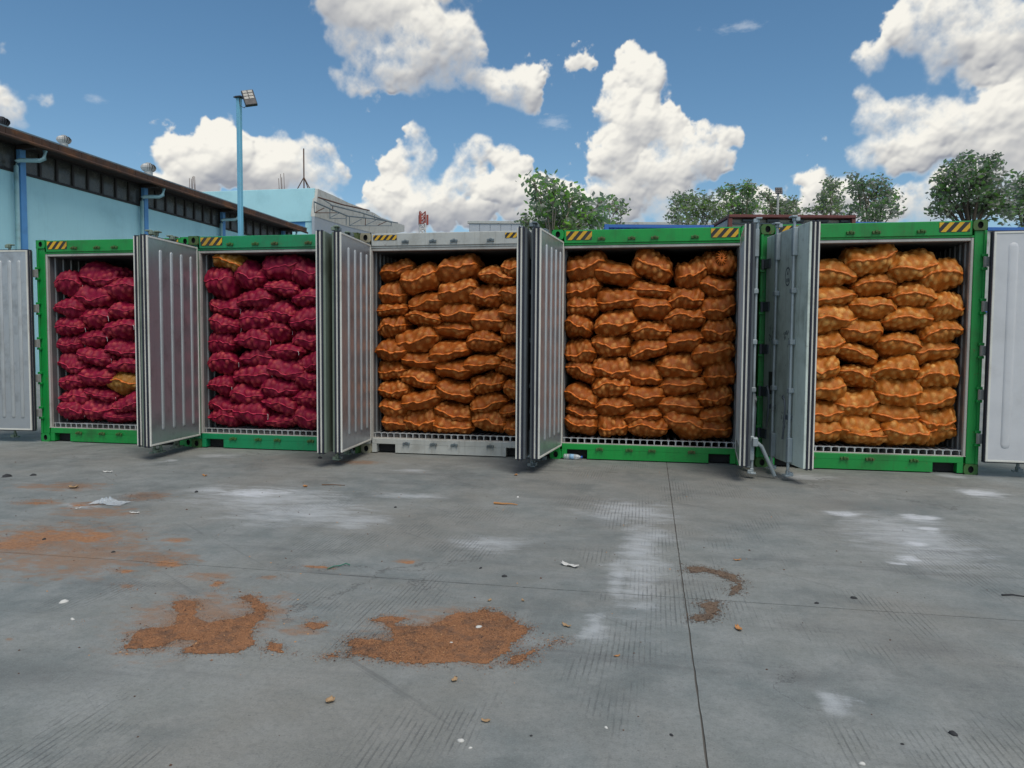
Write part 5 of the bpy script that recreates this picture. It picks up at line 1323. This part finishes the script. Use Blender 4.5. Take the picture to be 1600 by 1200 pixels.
M['stone'] = mat('dark_stone', (0.025, 0.027, 0.03), 0.8); M['wpebble'] = mat('white_pebble', (0.55, 0.55, 0.52), 0.7)
M['leaf_dry'] = mat('dry_leaf', (0.36, 0.24, 0.13), 0.7, var=0.3, scale=60); M['leaf_or'] = mat('orange_leaf', (0.42, 0.20, 0.07), 0.7, var=0.3, scale=60)
M['paper'] = mat('white_scrap', (0.6, 0.6, 0.57), 0.7); M['twig'] = mat('twig', (0.13, 0.07, 0.035), 0.85)
def stone(px, py, w, m, lab, name='stone', cat='stone'):
    c = on_z(px, py); k_ = np.linalg.norm(c-CAM)/F_PX; r = 0.78*w*k_/2; rg = np.random.default_rng(int(px*7+py))
    mb = MB(); nr, ns = 5, 9; vs = []
    for i in range(nr+1):
        a = math.pi/2*(i/nr)
        for j in range(ns):
            t = 2*math.pi*j/ns; q = r*math.cos(a)*rg.uniform(.8, 1.2)
            vs.append((q*math.cos(t)*1.25, q*math.sin(t)*0.85, max(0.0, r*0.8*math.sin(a)*rg.uniform(.85, 1.1))))
    mb.add(vs, [(i*ns+j, i*ns+(j+1) % ns, (i+1)*ns+(j+1) % ns, (i+1)*ns+j) for i in range(nr) for j in range(ns)], 0, True)
    o = link(name, mb.mesh(name, m), None, label=lab, category=cat); o.location = (c[0], c[1], 0.0005); o.rotation_euler = (0, 0, rg.uniform(0, 6)); return o
def scrap(px, py, w, asp, m, lab, name, cat, curl=0.4, rz=None):
    c = on_z(px, py); k_ = np.linalg.norm(c-CAM)/F_PX; L = w*k_; rg = np.random.default_rng(int(px*3+py*11))
    nx, ny = 9, 6; vs = []; ph_ = rg.uniform(0, 6, 4)
    for i in range(nx):
        for j in range(ny):
            u, v = i/(nx-1)-.5, j/(ny-1)-.5
            ww = math.cos(u*math.pi*0.86)**0.6 if cat == 'leaf' else 1-0.25*abs(math.sin(u*7+ph_[0]))
            z = L*curl*(u*u*1.1+(v*asp)**2*2.2)+L*0.06*math.sin(u*11+ph_[1])*math.cos(v*9+ph_[2])+L*0.05
            vs.append((u*L, v*L*asp*ww, max(0.0, z)))
    f = [(i*ny+j, (i+1)*ny+j, (i+1)*ny+j+1, i*ny+j+1) for i in range(nx-1) for j in range(ny-1)]
    n_ = len(vs); vs2 = [(a, b, z+0.0012) for a, b, z in vs]
    rim = [i*ny for i in range(nx)]+[(nx-1)*ny+j for j in range(1, ny)]+[i*ny+ny-1 for i in range(nx-2, -1, -1)]+[j for j in range(ny-2, 0, -1)]
    f2 = [tuple(n_+q for q in reversed(t)) for t in f]+[(rim[i], rim[(i+1) % len(rim)], n_+rim[(i+1) % len(rim)], n_+rim[i]) for i in range(len(rim))]
    mb = MB(); mb.add(vs+vs2, f+f2, 0, True)
    o = link(name, mb.mesh(name, m), None, label=lab, category=cat); o.location = (c[0], c[1], 0.001); o.rotation_euler = (0, 0, rg.uniform(0, 6) if rz is None else rz); return o
for a in [(618,793,6,'stone','small dark stone on the concrete before the grey container'),(751,888,6,'stone','small dark stone left of the white curled peel'),(788,901,9,'stone','flat dark stone just above the largest skin spread'),
          (1276,943,7,'stone','dark chip right of the two silt marks'),(1334,935,9,'stone','pair-like dark chip on the open concrete at right'),(1489,1147,12,'stone','black stone at lower right'),
          (1049,1149,7,'stone','black stone left of the slab joint at the bottom'),(11,745,12,'stone','dark lump at the far left, nearest the left door'),(52,743,8,'stone','smaller dark lump right of the far left lump'),
          (500,716,9,'stone','dark stone at the foot of the second container door'),(307,769,7,'stone','dark pebble on the white powder patch'),(177,863,6,'stone','dark pebble on the orange dust'),(69,843,6,'stone','dark pebble left in the orange dust'),
          (713,1058,4,'stone','tiny dark bit beside the upper dry leaf'),(1410,1163,5,'stone','tiny dark stone near the bottom right'),(830,1150,5,'stone','tiny dark stone near the bottom centre')]:
    stone(a[0], a[1], a[2], M['stone'], a[4])
for a in [(735,1169,6,'white pebble at the bottom centre, near the grey smudge'),(947,1137,6,'white pebble between the dry leaves and the joint'),(1347,1194,9,'white pebble cut by the bottom edge'),(100,941,11,'white lump beside orange skins at left'),
          (113,968,7,'small white lump below the other one at left'),(748,981,11,'white bottle-cap sized chip lying on the largest skin spread'),(705,1005,6,'small white chip lower on the largest skin spread'),(720,1158,11,'pale grey-white smudge lump near the bottom centre'),
          (809,777,6,'tiny white chip before the third container door')]:
    stone(a[0], a[1], a[2], M['wpebble'], a[3], 'white_chip', 'pebble')
for a in [(710,1064,13,.6,'leaf_dry','curled dry leaf just below the largest skin spread'),(516,1097,15,.8,'leaf_dry','crumpled tan leaf, lower left of the largest skin spread'),(759,1128,13,.55,'leaf_dry','small dry leaf with a dark stalk near the bottom'),
          (885,979,17,.35,'leaf_dry','long dry leaf right of the largest skin spread'),(964,1026,10,.4,'leaf_or','small red-brown leaf left of the slab joint'),(1154,984,17,.5,'leaf_or','orange leaf below the two silt marks'),(806,743,8,.6,'leaf_or','tiny orange leaf near the fourth container'),
          (477,761,9,.7,'leaf_or','small orange leaf on the white powder'),(115,763,12,.7,'leaf_dry','brown crumpled leaf at left among skins'),(320,744,10,.4,'leaf_or','thin rusty leaf before the second container'),(1152,876,12,.3,'leaf_or','orange sliver just above the curved silt mark'),
          (765,939,9,.5,'leaf_dry','small tan leaf above the largest skin spread'),(817,939,9,.4,'leaf_dry','tiny tan leaf above right of the largest spread')]:
    scrap(a[0], a[1], a[2], a[3], M[a[4]], a[5], 'dry_leaf', 'leaf', 0.5)
scrap(890, 885, 30, .30, M['paper'], 'white curled peel lying alone right of centre', 'white_peel', 'scrap', 0.25, rz=-0.5)
scrap(168, 738, 13, .35, M['paper'], 'white paper scrap left of the first pair of doors', 'paper_scrap', 'scrap', 0.15, rz=0.1)
scrap(210, 802, 14, .30, M['paper'], 'white paper scrap on the orange streaks', 'paper_scrap', 'scrap', 0.15, rz=0.05)
scrap(122, 795, 7, .6, M['paper'], 'tiny white scrap near the clear plastic bag', 'paper_scrap', 'scrap', 0.2)
mb = MB(); c = on_z(790, 789); mb.tube([(-0.11, 0.01, 0.012), (-0.03, -0.004, 0.012), (0.05, 0.003, 0.014), (0.11, -0.004, 0.008)], 0.011, 6, r2=0.004)
o = link('stick', mb.mesh('stick', M['leaf_or']), None, label='short tan stick lying flat before the third door pair', category='stick'); o.location = (c[0], c[1], 0)
c = on_z(1583, 932); mb = MB().tube([(-0.06, 0, 0.006), (0, 0.012, 0.008), (0.06, 0, 0.005)], 0.006, 5, r2=0.003)
o = link('twig', mb.mesh('twig', M['stone']), None, label='dark twig at the right edge of the concrete', category='twig'); o.location = (c[0], c[1], 0)
c = on_z(520, 759); mb = MB().tube([(-0.12, 0, 0.006), (0, 0.02, 0.008), (0.12, 0.03, 0.005)], 0.006, 5, r2=0.003)
o = link('twig', mb.mesh('twig', M['twig']), None, label='thin brown twig on the white powder', category='twig'); o.location = (c[0], c[1], 0)
c = on_z(530, 887); mb = MB().tube([(-0.06, -0.05, 0.004), (-0.03, -0.01, 0.012), (0.0, 0.015, 0.010), (0.025, 0.05, 0.016), (0.05, 0.06, 0.004)], 0.004, 5)
o = link('string_piece', mb.mesh('string_piece', mat('green_string', (0.03, 0.16, 0.11), 0.6)), None, label='short piece of green string at the end of the reddish streak', category='string'); o.location = (c[0], c[1], 0)

# clear crumpled plastic bag
def clear_mat(name, col, rough=0.15):
    m = bpy.data.materials.new(name); m.use_nodes = True; k = NT(m.node_tree); bs = k.n['Principled BSDF']
    bs.inputs['Base Color'].default_value = C4(col); bs.inputs['Roughness'].default_value = rough
    bs.inputs['Alpha'].default_value = 0.55; bs.inputs['Specular IOR Level'].default_value = 0.8
    return m
M['clear'] = clear_mat('clear_plastic', (0.62, 0.68, 0.72))
c = on_z(173, 787); rg = np.random.default_rng(8); nx, ny = 16, 10; vs = []
for i in range(nx):
    for j in range(ny):
        u, v = i/(nx-1)-.5, j/(ny-1)-.5
        vs.append((u*0.30+rg.normal(0, .006), v*0.17+rg.normal(0, .006), 0.006+0.05*max(0, math.cos(u*2.6)*math.cos(v*2.6))*rg.uniform(0.3, 1.0)*(1.4 if u < 0 else 0.5)))
mb = MB(); mb.add(vs, [(i*ny+j, (i+1)*ny+j, (i+1)*ny+j+1, i*ny+j+1) for i in range(nx-1) for j in range(ny-1)])
o = link('plastic_bag', mb.mesh('plastic_bag', M['clear']), None, label='crumpled clear plastic bag lying among the skins at left', category='plastic bag'); o.location = (c[0], c[1], 0)

# water bottle at the fork pocket of the fourth container
c = on_z(895, 718); bt = empty('plastic_bottle', (c[0], c[1]+0.0, 0.036), -0.10, label='clear plastic water bottle with blue cap lying at the fourth container', category='bottle')
def lathe(prof, n=20):
    mb = MB(); vs = [(x, r*math.cos(2*math.pi*j/n), r*math.sin(2*math.pi*j/n)) for x, r in prof for j in range(n)]
    fs = [(i*n+j, i*n+(j+1) % n, (i+1)*n+(j+1) % n, (i+1)*n+j) for i in range(len(prof)-1) for j in range(n)]
    fs += [tuple(reversed(range(n))), tuple((len(prof)-1)*n+j for j in range(n))]
    return mb.add(vs, fs, 0, True)
lathe([(-0.118, 0.024), (-0.112, 0.032), (-0.09, 0.034), (-0.086, 0.031), (-0.082, 0.034), (-0.06, 0.034), (-0.056, 0.031), (-0.052, 0.034), (-0.045, 0.034), (0.02, 0.034), (0.026, 0.031), (0.03, 0.034), (0.055, 0.033), (0.085, 0.022), (0.098, 0.013), (0.105, 0.013)]).build('bottle_body', M['clear'], bt)
lathe([(-0.040, 0.0347), (0.015, 0.0347)]).build('paper_label', mat('bottle_label', (0.25, 0.45, 0.65), 0.5), bt)
lathe([(0.103, 0.0155), (0.122, 0.0155)]).build('cap', mat('blue_cap', (0.02, 0.12, 0.45), 0.4), bt)
